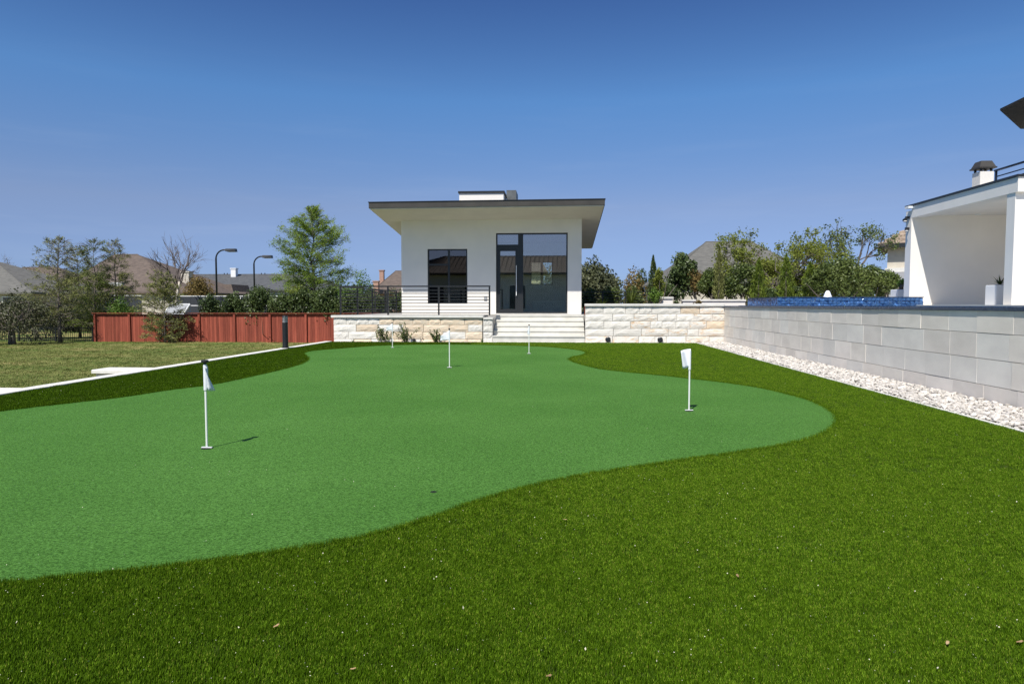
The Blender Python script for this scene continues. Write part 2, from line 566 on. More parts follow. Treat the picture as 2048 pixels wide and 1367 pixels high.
def feathery_tree(name, label, base, height, width, m, rng, n_limb=60, twigs=9, leaf=0.16, per=16, bare_top=0.12, low=0.15, profile=None,
                  bark='rock_bark', trunk_r=None, sparse=0.0, cat='tree', group=None, upsweep=0.35):
    """A cypress-like tree: tall trunk, long thin limbs, sprays of needles along the twigs."""
    base = np.array(base, float)
    root = thing(name, label, cat, tuple(base), group)
    r0 = trunk_r or height * 0.016
    tr = MB()
    tp = [base + np.array([rng.normal() * 0.01 * height * k, rng.normal() * 0.01 * height * k, height * k]) for k in np.linspace(0, 1, 9)]
    tr.tube(tp, [r0 * 1.35] + [r0 * (1 - 0.93 * k) for k in np.linspace(0.08, 1, 8)], 8)
    br = MB()
    P, T, tint = [], [], []
    profile = profile or (lambda k: (1 - k) ** 0.75 * min(1, 0.45 + k * 3))
    for i in range(n_limb):
        k = low + (1 - low) * (i + rng.uniform(0, 1)) / n_limb
        kk = k * 8
        a0 = tp[int(min(kk, 7))] * (1 - (kk - int(min(kk, 7)))) + tp[int(min(kk, 7)) + 1] * (kk - int(min(kk, 7)))
        ang = i * 2.4 + rng.normal() * 0.5
        ln = width * profile((k - low) / (1 - low)) * rng.uniform(0.65, 1.12) + 0.15
        el = rng.normal(upsweep * (0.3 + 1.6 * k ** 2), 0.14)
        d = np.array([math.cos(ang) * math.cos(el), math.sin(ang) * math.cos(el), math.sin(el)])
        lp = wobble_line(rng, a0, d, ln, 5, 0.09, 0.0)
        lr = r0 * (1 - 0.9 * k) * 0.33 + 0.006
        br.tube(lp, [lr, lr * 0.8, lr * 0.6, lr * 0.45, lr * 0.3, 0.004], 4, False)
        bare = k > 1 - bare_top
        lt = rng.uniform(0.25, 0.8)
        for j in range(twigs):
            s = rng.uniform(0.2, 1.0)
            idx = min(int(s * 5), 4)
            q = lp[idx] + (lp[idx + 1] - lp[idx]) * (s * 5 - idx)
            dd = d + rng.normal(size=3) * 0.55
            dd[2] = dd[2] * 0.5 + rng.normal() * 0.12
            tl = (0.22 + 0.28 * ln * (1 - 0.6 * s)) * rng.uniform(0.6, 1.2)
            wp = wobble_line(rng, q, dd, tl, 2, 0.15)
            br.tube(wp, [0.011, 0.008, 0.004], 3, False)
            if rng.uniform() < sparse or (bare and rng.uniform() < 0.75):
                continue
            m_ = per
            s2 = rng.uniform(0.1, 1.05, m_)[:, None]
            pp = wp[0] + (wp[-1] - wp[0]) * s2 + rng.normal(size=(m_, 3)) * np.array([0.08, 0.08, 0.075]) * (0.6 + 0.25 * ln)
            P.append(pp)
            v = (wp[-1] - wp[0]) / (np.linalg.norm(wp[-1] - wp[0]) + 1e-6)
            T.append(np.repeat(v[None] + np.array([[0, 0, 0.2]]), m_, 0))
            tint.append(np.full(m_, lt))
    trunk = build('trunk', tr, M[bark], root, True)
    build('branches', br, M[bark], trunk)
    if P:
        leaf_object('crown', np.concatenate(P), leaf, m, rng, root, np.concatenate(T), 4.5, 0.55, np.concatenate(tint))
    return root


def branchy(rng, mb, p, d, length, r, level, ends, split=(2, 4), spreadv=0.5, rise=0.04, minr=0.006, shrink=(0.6, 0.82)):
    pts = wobble_line(rng, p, d, length, 4, 0.13, rise)
    mb.tube(pts, [r, r * 0.9, r * 0.8, r * 0.7, r * 0.6], 5 if level > 1 else 3, False)
    ends.append((pts[-1], pts[-1] - pts[0], level))
    if level == 0:
        return
    for i in range(rng.integers(split[0], split[1])):
        k = rng.uniform(0.45, 1.0)
        idx = min(int(k * 4), 3)
        q = pts[idx] + (pts[idx + 1] - pts[idx]) * (k * 4 - idx)
        nd = (pts[-1] - pts[0]) / length + rng.normal(size=3) * spreadv
        branchy(rng, mb, q, nd, length * rng.uniform(*shrink), max(r * 0.55, minr), level - 1, ends, split, spreadv, rise, minr, shrink)


def limb_tree(name, label, base, trunk_h, limb_len, trunk_r, m, rng, n_limb=5, levels=3, leaf=0.12, per=14, clump=0.3, bark='rock_bark',
              leafy=1.0, split=(2, 4), spreadv=0.5, rise=0.05, stems=1, cat='tree', group=None, up=0.9, tlo=0.2, thi=0.8, minlev=1):
    """A broad tree: trunk(s), forking limbs down to twigs, leaf clumps round the twig ends."""
    base = np.array(base, float)
    root = thing(name, label, cat, tuple(base), group)
    tr, br, ends = MB(), MB(), []
    for s in range(stems):
        d0 = np.array([0, 0, 1.0]) + (rng.normal(size=3) * (0.22 if stems > 1 else 0.05))
        tp = wobble_line(rng, base + (rng.normal(size=3) * np.array([0.15, 0.15, 0]) if stems > 1 else 0), d0, trunk_h, 5, 0.05)
        tr.tube(tp, [trunk_r * 1.3, trunk_r, trunk_r * 0.92, trunk_r * 0.85, trunk_r * 0.78, trunk_r * 0.7], 8)
        for i in range(n_limb):
            a = i * 2 * math.pi / n_limb + rng.normal() * 0.4
            d = np.array([math.cos(a), math.sin(a), up + rng.normal() * 0.25])
            k = rng.uniform(0.7, 1.0)
            q = tp[3] + (tp[5] - tp[3]) * ((k - 0.6) / 0.4)
            branchy(rng, br, q, d, limb_len * rng.uniform(0.75, 1.15), trunk_r * 0.5, levels, ends, split, spreadv, rise)
    trunk = build('trunk', tr, M[bark], root, True)
    build('branches', br, M[bark if bark != 'pale_bark' else 'twig'], trunk)
    if m is not None:
        P, tint = [], []
        for e, d, lv in ends:
            if lv <= minlev and rng.uniform() < leafy:
                P.append(e + rng.normal(size=(per, 3)) * clump)
                tint.append(np.full(per, rng.uniform(tlo, thi)))
        leaf_object('crown', np.concatenate(P), leaf, m, rng, root, None, 1.7, 1.0, np.concatenate(tint))
    return root


def shrub(name, label, base, width, height, m, rng, n=3500, leaf=0.09, lumps=16, depth=None, cat='shrub', group=None, lump_r=0.38, stems=5,
          lift=0.5, elong=1.7):
    """A bush: short stems and a lumpy crown of leaves."""
    base = np.array(base, float)
    root = thing(name, label, cat, tuple(base), group)
    st = MB()
    for i in range(stems):
        d = np.array([rng.normal() * 0.35, rng.normal() * 0.35, 1])
        st.tube(wobble_line(rng, base + rng.normal(size=3) * np.array([0.06, 0.06, 0]) * width, d, height * 0.7, 4, 0.1), [0.03, 0.025, 0.02, 0.014, 0.008], 4, False)
    build('stem', st, M['rock_bark'], root)
    rz = height * 0.5
    P, o, t = blob_points(rng, n, base + np.array([0, 0, height * lift]), (width * 0.5, (depth or width) * 0.5, rz), lumps, lump_r)
    keep = P[:, 2] > base[2] + 0.02
    leaf_object('crown', P[keep], leaf, m, rng, root, None, elong, 1.0, t[keep], o[keep])
    return root


def column_shrub(name, label, base, width, height, m, rng, n=2600, leaf=0.1, cat='conifer', group=None, ragged=0.25):
    """A narrow upright conifer: needle sprays pointing up along a tapering column."""
    base = np.array(base, float)
    root = thing(name, label, cat, tuple(base), group)
    build('trunk', MB().tube([base, base + np.array([0, 0, height * 0.9])], [0.05, 0.01], 6), M['rock_bark'], root)
    k = rng.uniform(0, 1, n) ** 0.9
    a = rng.uniform(0, 2 * math.pi, n)
    lob = 1 + ragged * np.sin(a * 3 + k * 19) + rng.normal(0, 0.12, n)
    r = 0.5 * width * (1 - k ** 2.2) * np.minimum(1, 0.55 + 2.2 * k) * lob * np.sqrt(rng.uniform(0.35, 1, n))
    P = base + np.stack([r * np.cos(a), r * np.sin(a), 0.04 + k * height], 1)
    T = np.stack([np.cos(a) * 0.45, np.sin(a) * 0.45, np.ones(n)], 1)
    leaf_object('crown', P, leaf, m, rng, root, T, 3.2, 0.35, 0.5 + 0.3 * np.sin(a * 3 + k * 19))
    return root


def spiky_plant(name, label, base, n, length, m, rng, width=0.02, cat='plant', group=None, up=1.2, part='leaves'):
    """A clump of long narrow arching leaves."""
    base = np.array(base, float)
    root = thing(name, label, cat, tuple(base), group)
    mb = MB()
    for i in range(n):
        a = rng.uniform(0, 2 * math.pi)
        d = np.array([math.cos(a), math.sin(a), up + rng.normal() * 0.5])
        pts = wobble_line(rng, base, d, length * rng.uniform(0.6, 1.1), 4, 0.06, -0.06)
        s = np.array([-math.sin(a), math.cos(a), 0]) * width
        b = len(mb.v)
        for j, p in enumerate(pts):
            w = s * (1 - j / 4.2)
            mb.v += [tuple(p - w), tuple(p + w)]
        for j in range(4):
            mb.f.append((b + 2 * j, b + 2 * j + 1, b + 2 * j + 3, b + 2 * j + 2))
    build(part, mb, m, root)
    return root


# ================================================================== THE SETTING
rng = np.random.default_rng(7)
rnd = random.Random(5)


def lawn_z(x, y):
    t = min(max((y - 6.0) / 36.0, 0), 1)
    t = t * t * (3 - 2 * t)
    return -0.36 - 0.79 * t + 0.03 * mnoise.noise(Vector((x * 0.15, y * 0.15, 3.1)))


def ground_material():
    m, nt, n, l, p = new_mat('patchy_lawn')
    p.inputs['Roughness'].default_value = 0.95
    p.inputs['Specular IOR Level'].default_value = 0.1
    tc = n.new('ShaderNodeTexCoord')

    def noise(scale, detail, stretch=(1, 1, 1)):
        mp = n.new('ShaderNodeMapping')
        mp.inputs['Scale'].default_value = stretch
        l.new(tc.outputs['Object'], mp.inputs[0])
        t = n.new('ShaderNodeTexNoise')
        t.inputs['Scale'].default_value = scale
        t.inputs['Detail'].default_value = detail
        l.new(mp.outputs[0], t.inputs[0])
        return t.outputs[0]

    def ramp(v, a, ca, b, cb):
        r = n.new('ShaderNodeValToRGB')
        r.color_ramp.elements[0].position = a
        r.color_ramp.elements[0].color = (*ca, 1)
        r.color_ramp.elements[1].position = b
        r.color_ramp.elements[1].color = (*cb, 1)
        l.new(v, r.inputs[0])
        return r.outputs[0]
    big = ramp(noise(0.32, 9, (0.7, 1, 1)), 0.40, (0.105, 0.165, 0.036), 0.68, (0.34, 0.275, 0.12))
    fine = ramp(noise(5.0, 10), 0.3, (0.72, 0.74, 0.72), 0.75, (1.25, 1.22, 1.15))
    mul = n.new('ShaderNodeMix')
    mul.data_type = 'RGBA'
    mul.blend_type = 'MULTIPLY'
    mul.inputs[0].default_value = 1
    l.new(big, mul.inputs[6])
    l.new(fine, mul.inputs[7])
    l.new(mul.outputs[2], p.inputs['Base Color'])
    b = n.new('ShaderNodeBump')
    b.inputs['Strength'].default_value = 0.5
    b.inputs['Distance'].default_value = 0.06
    l.new(noise(9.0, 12), b.inputs['Height'])
    l.new(b.outputs[0], p.inputs['Normal'])
    return m


def grid_sheet(name, xs, ys, zf, m):
    mb = MB()
    for y in ys:
        for x in xs:
            mb.v.append((x, y, zf(x, y)))
    nx = len(xs)
    for j in range(len(ys) - 1):
        for i in range(nx - 1):
            mb.f.append((j * nx + i, j * nx + i + 1, (j + 1) * nx + i + 1, (j + 1) * nx + i))
    return build(name, mb, m, None, True)


xs = [-900, -400, -200, -100] + list(np.arange(-70, 71, 2.0)) + [100, 200, 400, 900]
ys = [-300, -100, -40] + list(np.arange(-20, 61, 2.0)) + [80, 120, 200, 400, 800, 1500]
M['lawn'] = ground_material()
tag(grid_sheet('ground', xs, ys, lawn_z, M['lawn']), 'patchy green and straw coloured lawn sloping away beyond the white curb', 'lawn', None, 'structure')


# putting green outline, traced on the ground
GREEN_PX = [(0, 823), (137, 807), (239, 795.5), (342, 780), (427, 769), (513, 751), (564, 739), (598, 729.5), (613, 722), (615.5, 716), (611, 711), (606, 707.5),
            (612, 704.5), (632, 701), (700, 695.5), (740, 692.3), (793, 690.2), (863, 689.2), (933, 689.2), (1003, 690.6), (1060, 692.3), (1100, 694.2),
            (1140, 698), (1165, 702), (1173, 706), (1165, 710), (1146, 714), (1139, 719), (1150, 725), (1170, 731), (1200, 738), (1240, 743), (1300, 749),
            (1336, 752.5), (1380, 757.5), (1430, 763), (1478, 769.4), (1530, 778), (1576, 789), (1613, 799), (1641, 810.5), (1660, 821), (1671, 832), (1674, 841), (1667, 853),
            (1641, 870), (1600, 882.5), (1540, 895), (1470, 906), (1400, 916), (1330, 926), (1230, 941), (1150, 954), (1090, 966.5), (1030, 981), (950, 1004),
            (900, 1022), (850, 1039), (800, 1055), (700, 1079), (600, 1097), (500, 1112.5), (400, 1125.5), (300, 1137.5), (200, 1148.5), (100, 1158.5), (0, 1167)]
outline = [on_ground(*q) for q in GREEN_PX]
outline += [(-2.75, 2.72), (-3.6, 2.66), (-4.7, 2.85), (-5.7, 3.6), (-6.3, 5.0), (-6.55, 6.4)]


def smooth_loop(p, k=4):
    out, n = [], len(p)
    for i in range(n):
        a, b, c, d = (np.array(p[(i + j - 1) % n]) for j in range(4))
        for s in range(k):
            t = s / k
            out.append(tuple(0.5 * ((2 * b) + (-a + c) * t + (2 * a - 5 * b + 4 * c - d) * t * t + (-a + 3 * b - 3 * c + d) * t ** 3)))
    return out


GREEN = smooth_loop(outline)


def inside(poly, X, Y):
    X, Y = np.asarray(X), np.asarray(Y)
    r = np.zeros(X.shape, bool)
    n = len(poly)
    for i in range(n):
        x0, y0 = poly[i]
        x1, y1 = poly[(i + 1) % n]
        c = (y0 > Y) != (y1 > Y)
        r ^= c & (X < (x1 - x0) * (Y - y0) / ((y1 - y0) if abs(y1 - y0) > 1e-12 else 1e-12) + x0)
    return r


def green_material():
    m, nt, n, l, p = new_mat('putting_green_pile')
    p.inputs['Roughness'].default_value = 0.9
    p.inputs['Specular IOR Level'].default_value = 0.15
    tc = n.new('ShaderNodeTexCoord')

    def noise(scale, detail, rough=0.5):
        t = n.new('ShaderNodeTexNoise')
        t.inputs['Scale'].default_value = scale
        t.inputs['Detail'].default_value = detail
        t.inputs['Roughness'].default_value = rough
        l.new(tc.outputs['Object'], t.inputs[0])
        return t.outputs[0]

    def mix(kind, f, a, b):
        x = n.new('ShaderNodeMix')
        x.data_type = 'RGBA'
        x.blend_type = kind
        if isinstance(f, float):
            x.inputs[0].default_value = f
        else:
            l.new(f, x.inputs[0])
        for i, v in ((6, a), (7, b)):
            if isinstance(v, tuple):
                x.inputs[i].default_value = (*v, 1)
            else:
                l.new(v, x.inputs[i])
        return x.outputs[2]

    def rmp(v, a, b, lo, hi):
        r = n.new('ShaderNodeMapRange')
        r.inputs['From Min'].default_value = a
        r.inputs['From Max'].default_value = b
        r.inputs['To Min'].default_value = lo
        r.inputs['To Max'].default_value = hi
        l.new(v, r.inputs[0])
        return r.outputs[0]
    pile = rmp(noise(75, 5, 0.85), 0.42, 0.58, 0, 1)
    c = mix('MIX', pile, (0.030, 0.092, 0.010), (0.098, 0.245, 0.043))
    broad = rmp(noise(0.55, 5), 0.3, 0.7, 0, 1)
    c = mix('MULTIPLY', 1.0, c, mix('MIX', broad, (0.84, 0.89, 0.80), (1.13, 1.08, 1.16)))
    fleck = rmp(noise(60, 2, 0.8), 0.68, 0.76, 0, 0.6)
    c = mix('MIX', fleck, c, (0.26, 0.42, 0.20))
    l.new(c, p.inputs['Base Color'])
    b = n.new('ShaderNodeBump')
    b.inputs['Strength'].default_value = 0.8
    b.inputs['Distance'].default_value = 0.008
    l.new(noise(110, 4, 0.8), b.inputs['Height'])
    l.new(b.outputs[0], p.inputs['Normal'])
    return m


def flat_poly(name, pts, z, m):
    tris = tessellate_polygon([[Vector((x, y, 0)) for x, y in pts]])
    mb = MB()
    mb.v = [(x, y, z) for x, y in pts]
    for t in tris:
        a, b, c = (pts[i] for i in t)
        ccw = (b[0] - a[0]) * (c[1] - a[1]) - (b[1] - a[1]) * (c[0] - a[0]) > 0
        mb.f.append(tuple(t) if ccw else tuple(reversed(t)))
    return build(name, mb, m)


def turf_backing():
    return mat('turf_thatch', (0.030, 0.050, 0.006), (0.055, 0.085, 0.010), 120, 4, 0.95, 0.6, 200, 0.1)


GX0, GX1 = -7.4, 4.38
structure('turf_bed', MB().box(GX0, GX1, -3, 21.92, -0.3, 0.0), turf_backing(), 'deep green artificial turf surrounding the putting green', 'turf')
tag(flat_poly('putting_green', GREEN, 0.005, green_material()), 'bright green short artificial putting surface with a curving outline', 'putting green', None, 'structure')

# ---------------------------------------------------------------- turf blades and gravel, instanced over points


def template(name, mb, m, tint=None):
    me = bpy.data.meshes.new(name)
    me.from_pydata(mb.v, [], mb.f)
    if tint is not None:
        a = me.attributes.new('tint', 'FLOAT', 'FACE')
        a.data.foreach_set('value', np.asarray(tint, np.float32))
    me.materials.append(m)
    return bpy.data.objects.new(name, me)


def scatter(name, P, rot, scl, idx, temps, m):
    """A point mesh whose points carry instances of a few template pieces (geometry nodes)."""
    me = bpy.data.meshes.new(name)
    n = len(P)
    me.vertices.add(n)
    me.vertices.foreach_set('co', np.asarray(P, np.float32).reshape(-1))
    for nm, ty, key, v in (('rot', 'FLOAT_VECTOR', 'vector', rot), ('scl', 'FLOAT_VECTOR', 'vector', scl), ('pick', 'INT', 'value', idx)):
        a = me.attributes.new(nm, ty, 'POINT')
        a.data.foreach_set(key, np.asarray(v, np.int32 if ty == 'INT' else np.float32).reshape(-1))
    o = link(name, me, m)
    ng = bpy.data.node_groups.new(name, 'GeometryNodeTree')
    ng.interface.new_socket('Geometry', in_out='INPUT', socket_type='NodeSocketGeometry')
    ng.interface.new_socket('Geometry', in_out='OUTPUT', socket_type='NodeSocketGeometry')
    gi, go = ng.nodes.new('NodeGroupInput'), ng.nodes.new('NodeGroupOutput')
    ip = ng.nodes.new('GeometryNodeInstanceOnPoints')
    jn = ng.nodes.new('GeometryNodeJoinGeometry')
    for t in reversed(temps):
        oi = ng.nodes.new('GeometryNodeObjectInfo')
        oi.inputs['Object'].default_value = t
        oi.inputs['As Instance'].default_value = True
        ng.links.new(oi.outputs['Geometry'], jn.inputs[0])

    def attr(nm, ty):
        a = ng.nodes.new('GeometryNodeInputNamedAttribute')
        a.data_type = ty
        a.inputs['Name'].default_value = nm
        return next(s for s in a.outputs if s.name == 'Attribute' and s.enabled)
    ng.links.new(gi.outputs[0], ip.inputs['Points'])
    ng.links.new(jn.outputs[0], ip.inputs['Instance'])
    ip.inputs['Pick Instance'].default_value = True
    ng.links.new(attr('pick', 'INT'), ip.inputs['Instance Index'])
    ng.links.new(attr('rot', 'FLOAT_VECTOR'), ip.inputs['Rotation'])
    ng.links.new(attr('scl', 'FLOAT_VECTOR'), ip.inputs['Scale'])
    ng.links.new(ip.outputs[0], go.inputs[0])
    md = o.modifiers.new('scatter', 'NODES')
    md.node_group = ng
    return o


def tuft(name, lean, seed, blades=20, spread=0.019, hgt=0.020, wid=0.0021, m=None):
    r = random.Random(seed)
    mb, tint = MB(), []
    for i in range(blades):
        x, y = r.gauss(0, spread), r.gauss(0, spread)
        h = hgt * r.uniform(0.65, 1.2)
        a = r.gauss(math.pi / 2, 0.75)
        ln = lean + r.gauss(0, 0.28)
        dx, dy = math.cos(a) * math.sin(ln), math.sin(a) * math.sin(ln)
        dz = max(math.cos(ln), 0.25)
        fa = a + math.pi / 2 + r.gauss(0, 0.6)
        wx, wy = math.cos(fa) * wid * 0.5, math.sin(fa) * wid * 0.5
        b = len(mb.v)
        mx, my, mz = x + dx * h * 0.45, y + dy * h * 0.45, dz * h * 0.62
        tx, ty, tz = x + dx * h * 1.1, y + dy * h * 1.1, dz * h
        mb.v += [(x - wx, y - wy, -0.002), (x + wx, y + wy, -0.002), (mx + wx, my + wy, mz), (mx - wx, my - wy, mz), (tx, ty, tz)]
        mb.f += [(b, b + 1, b + 2, b + 3), (b + 3, b + 2, b + 4)]
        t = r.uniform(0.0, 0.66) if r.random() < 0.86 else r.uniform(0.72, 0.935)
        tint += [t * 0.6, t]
    return template(name, mb, m or L['turf'], tint)


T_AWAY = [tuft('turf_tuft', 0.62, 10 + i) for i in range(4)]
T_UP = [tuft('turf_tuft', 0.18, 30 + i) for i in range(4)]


def edge_tufts():
    """A dense row of taller tufts where the turf was cut along the green."""
    area = sum(GREEN[i - 1][0] * GREEN[i][1] - GREEN[i][0] * GREEN[i - 1][1] for i in range(len(GREEN)))
    sg = 1 if area > 0 else -1
    pts = []
    for i in range(len(GREEN)):
        a, b = np.array(GREEN[i - 1]), np.array(GREEN[i])
        ln = np.linalg.norm(b - a)
        step = 0.011 if a[1] < 6 else 0.024
        nrm = np.array([b[1] - a[1], a[0] - b[0]]) * sg / max(ln, 1e-9)
        for k in range(max(1, int(ln / step))):
            pts.append(a + (b - a) * rng.uniform() + nrm * rng.uniform(0.004, 0.03))
    return np.array(pts)


def scatter_turf():
    P, S, D = [], [], []
    # density falls with distance; tufts widen to match
    for y0, y1, dens, sc in ((0.3, 3.2, 3600, 0.95), (3.2, 5.0, 2500, 1.05), (5.0, 8.0, 1300, 1.25), (8.0, 12.5, 720, 1.4), (12.5, 21.9, 340, 1.75)):
        n = int((GX1 - GX0) * (y1 - y0) * dens)
        x = rng.uniform(GX0, GX1, n)
        y = rng.uniform(y0, y1, n)
        view = (x > -1.1 * y - 2.0) & (x < 0.8 * y + 2.4)
        P.append(np.stack([x, y], 1)[view])
        S.append(np.full(int(view.sum()), sc))
    P, S = np.concatenate(P), np.concatenate(S)
    keep = ~inside(GREEN, P[:, 0], P[:, 1])
    P, S = P[keep], S[keep]
    E_ = edge_tufts()
    n_e = len(E_)
    P, S = np.concatenate([P, E_]), np.concatenate([S, np.where(E_[:, 1] < 6, 0.8, 1.3)])
    n = len(P)
    left = (P[:, 0] < -2.6) & (P[:, 1] > 4.0)
    # nap: the turf right of the green lies away from the camera, the strip along the curb stands up
    g = 0.5 + 0.5 * np.sin(P[:, 0] * 1.3 + 0.7) * np.sin(P[:, 1] * 0.9)
    up = left | (rng.uniform(0, 1, n) < np.clip(0.75 - 0.22 * (P[:, 0] + 1.5) + 0.2 * (g - 0.5) - 0.10 * (P[:, 1] - 2), 0.02, 0.9))
    pick = np.where(up, 4, 0) + rng.integers(0, 4, n)
    rot = np.zeros((n, 3))
    rot[:, 2] = rng.normal(0, 0.45, n) + np.where(left, math.pi, 0) - 0.2
    pick[-n_e:] = rng.integers(4, 8, n_e)
    hz_ = np.clip(rng.normal(1.1, 0.16, n), 0.6, 1.6)
    hz_[-n_e:] *= 1.25
    scl = np.stack([S, S, hz_], 1)
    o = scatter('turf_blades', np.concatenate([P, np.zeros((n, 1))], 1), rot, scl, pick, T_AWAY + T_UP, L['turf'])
    tag(o, 'deep green artificial turf blades around the putting green', 'artificial grass', None, 'stuff')
    return n


scatter_turf()


# white curb, its two low spur walls
c0 = build('curb', MB().cbox(-7.62, -7.402, -3.0, 21.98, -0.6, 0.022, 0.008), M['curb'])
tag(c0, 'white concrete curb running between the turf and the lawn on the left', 'curb', None, 'structure')
for nm, (px, py), lab in (('spur_wall', (313, 734.6), 'low white capped spur wall reaching into the lawn behind the nearest flag'),
                          ('spur_wall', (36, 775), 'low white capped spur wall where the curb leaves the left edge')):
    xb, yb = on_ground(px, py, 0.02)
    x_end = on_ground(190, 738, 0.02)[0] if px > 100 else -9.6
    y1 = yb
    t = thing(nm, lab, 'garden wall', (-7.62, y1 - 0.25, 0), 'low spur walls off the curb')
    build('cap', MB().cbox(x_end, -7.622, y1 - 0.52, y1, -0.045, 0.02, 0.01), M['curb'], t)
    st = MB()
    build('wall', st.box(x_end + 0.06, -7.622, y1 - 0.47, y1 - 0.05, -0.9, -0.047), M['stone_white'], t)

# gravel strip
structure('gravel_bed', MB().box(4.432, 5.23, 0, 21.9, -0.3, -0.02), M['bed'], 'bed under the white gravel strip', 'gravel')
structure('gravel_edging', MB().box(4.382, 4.43, 0, 21.9, -0.3, 0.012), M['curb'], 'thin pale edging strip between turf and gravel', 'edging')


def rock(name, seed, m):
    bm = bmesh.new()
    bmesh.ops.create_icosphere(bm, subdivisions=1, radius=0.5)
    for v in bm.verts:
        k = 1 + 0.42 * mnoise.noise(v.co * 1.9 + Vector((seed * 7.3, 1.7, seed)))
        v.co *= k
        v.co.z *= 0.62
        v.co.x *= 1.25
    me = bpy.data.meshes.new(name)
    bm.to_mesh(me)
    bm.free()
    me.materials.append(m)
    return bpy.data.objects.new(name, me)


ROCKS = [rock('pebble', i, M['pebble']) for i in range(6)]


def scatter_gravel():
    n = 18000
    y = 1.8 + 20.0 * rng.uniform(0, 1, n) ** 1.1
    x = rng.uniform(4.45, 5.22, n)
    s = np.minimum(rng.lognormal(math.log(0.037), 0.38, n), 0.085)
    z = -0.012 + rng.uniform(0, 0.035, n) + s * 0.12 + 0.02 * np.clip((x - 4.5), 0, 1)
    rot = rng.uniform(-0.5, 0.5, (n, 3))
    rot[:, 2] = rng.uniform(0, 6.28, n)
    o = scatter('gravel', np.stack([x, y, z], 1), rot, np.stack([s, s, s], 1), rng.integers(0, 6, n), ROCKS, M['pebble'])
    tag(o, 'white broken limestone gravel strip along the foot of the block wall', 'gravel', None, 'stuff')


scatter_gravel()

# ================================================================== BLOCK WALL ON THE RIGHT
WX = 5.25


def block_mesh(seed):
    """Sawn block, unit size: x depth 0..1 (front at 0), y length, z height, softly chamfered and slightly uneven."""
    r = random.Random(seed)
    e = 0.003
    mb = MB()
    j = lambda a: r.uniform(0, a)
    fr = [(j(.03), 0.002 + e, 0.014 + e), (j(.03), 0.998 - e, 0.008 + e * 2), (j(.03), 0.998 - e, 0.986 - e), (j(.03), 0.004 + e, 0.986 - e)]
    md = [(0.06, 0.002, 0.014), (0.06, 0.998, 0.014), (0.06, 0.998, 0.986), (0.06, 0.002, 0.986)]
    bk = [(1, 0.002, 0.014), (1, 0.998, 0.014), (1, 0.998, 0.986), (1, 0.002, 0.986)]
    mb.v = fr + md + bk
    mb.f = [(0, 3, 2, 1)] + [(k, (k + 1) % 4, 4 + (k + 1) % 4, 4 + k) for k in range(4)] + [(4 + k, 4 + (k + 1) % 4, 8 + (k + 1) % 4, 8 + k) for k in range(4)]
    me = bpy.data.meshes.new('block')
    me.from_pydata(mb.v, [], mb.f)
    me.materials.append(M[('block', 'block_pink', 'block_grey')[seed % 3]])
    return me


bw = thing('block_wall', 'long pale sawn limestone block wall beside the gravel strip', 'wall', (WX, 12, 0))
build('core', MB().box(WX + 0.025, WX + 0.34, 1.5, 21.98, -0.4, 1.118), M['block_mortar'], bw)
BL = [block_mesh(i) for i in range(6)]
zc = [-0.10, 0.22, 0.54, 0.857, 1.135]
off = world_off(bw)
for r in range(4):
    y = 2.0 - rnd.uniform(0, 0.5)
    while y < 21.97:
        ln = rnd.choice((0.62, 0.66, 0.70, 0.58, 0.66))
        y1 = min(y + ln, 21.97)
        if y1 - y > 0.1:
            o = link('block', BL[rnd.randrange(6)], None, bw)
            o.location = Vector((WX + rnd.uniform(-0.002, 0.003), y, zc[r])) - off
            o.scale = (0.045, y1 - y, zc[r + 1] - zc[r])
        y = y1
M['pool_tile'] = mat('dark_blue_pool_tile', (0.012, 0.030, 0.075), (0.030, 0.060, 0.12), 22, 4, 0.25, 0.25, 40, 0.6)
build('coping', MB().cbox(WX - 0.02, WX + 0.36, 1.5, 21.98, 1.137, 1.180, 0.006), M['pool_tile'], bw)

# pool water, spa
structure('pool_rim', MB().box(WX + 0.42, WX + 0.56, 1.5, 21.9, 0.9, 1.19), M['pool_tile'], 'dark blue tiled rim of the raised pool behind the wall', 'pool rim')


def water_material():
    m, nt, n, l, p = new_mat('pool_water')
    p.inputs['Base Color'].default_value = (0.02, 0.12, 0.22, 1)
    p.inputs['Roughness'].default_value = 0.05
    tc = n.new('ShaderNodeTexCoord')
    t = n.new('ShaderNodeTexNoise')
    t.inputs['Scale'].default_value = 4
    b = n.new('ShaderNodeBump')
    b.inputs['Strength'].default_value = 0.3
    l.new(tc.outputs['Object'], t.inputs[0])
    l.new(t.outputs[0], b.inputs['Height'])
    l.new(b.outputs[0], p.inputs['Normal'])
    return m


structure('pool_water', MB().box(WX + 0.561, 9.38, 1.5, 21.9, 1.0, 1.16), water_material(), 'still blue pool water level with the wall top', 'pool')
structure('pool_deck', MB().box(9.381, 26, -3, 34, 0.6, 1.205), M['cream_paving'], 'cream paved pool deck under the white pavilion', 'paving')


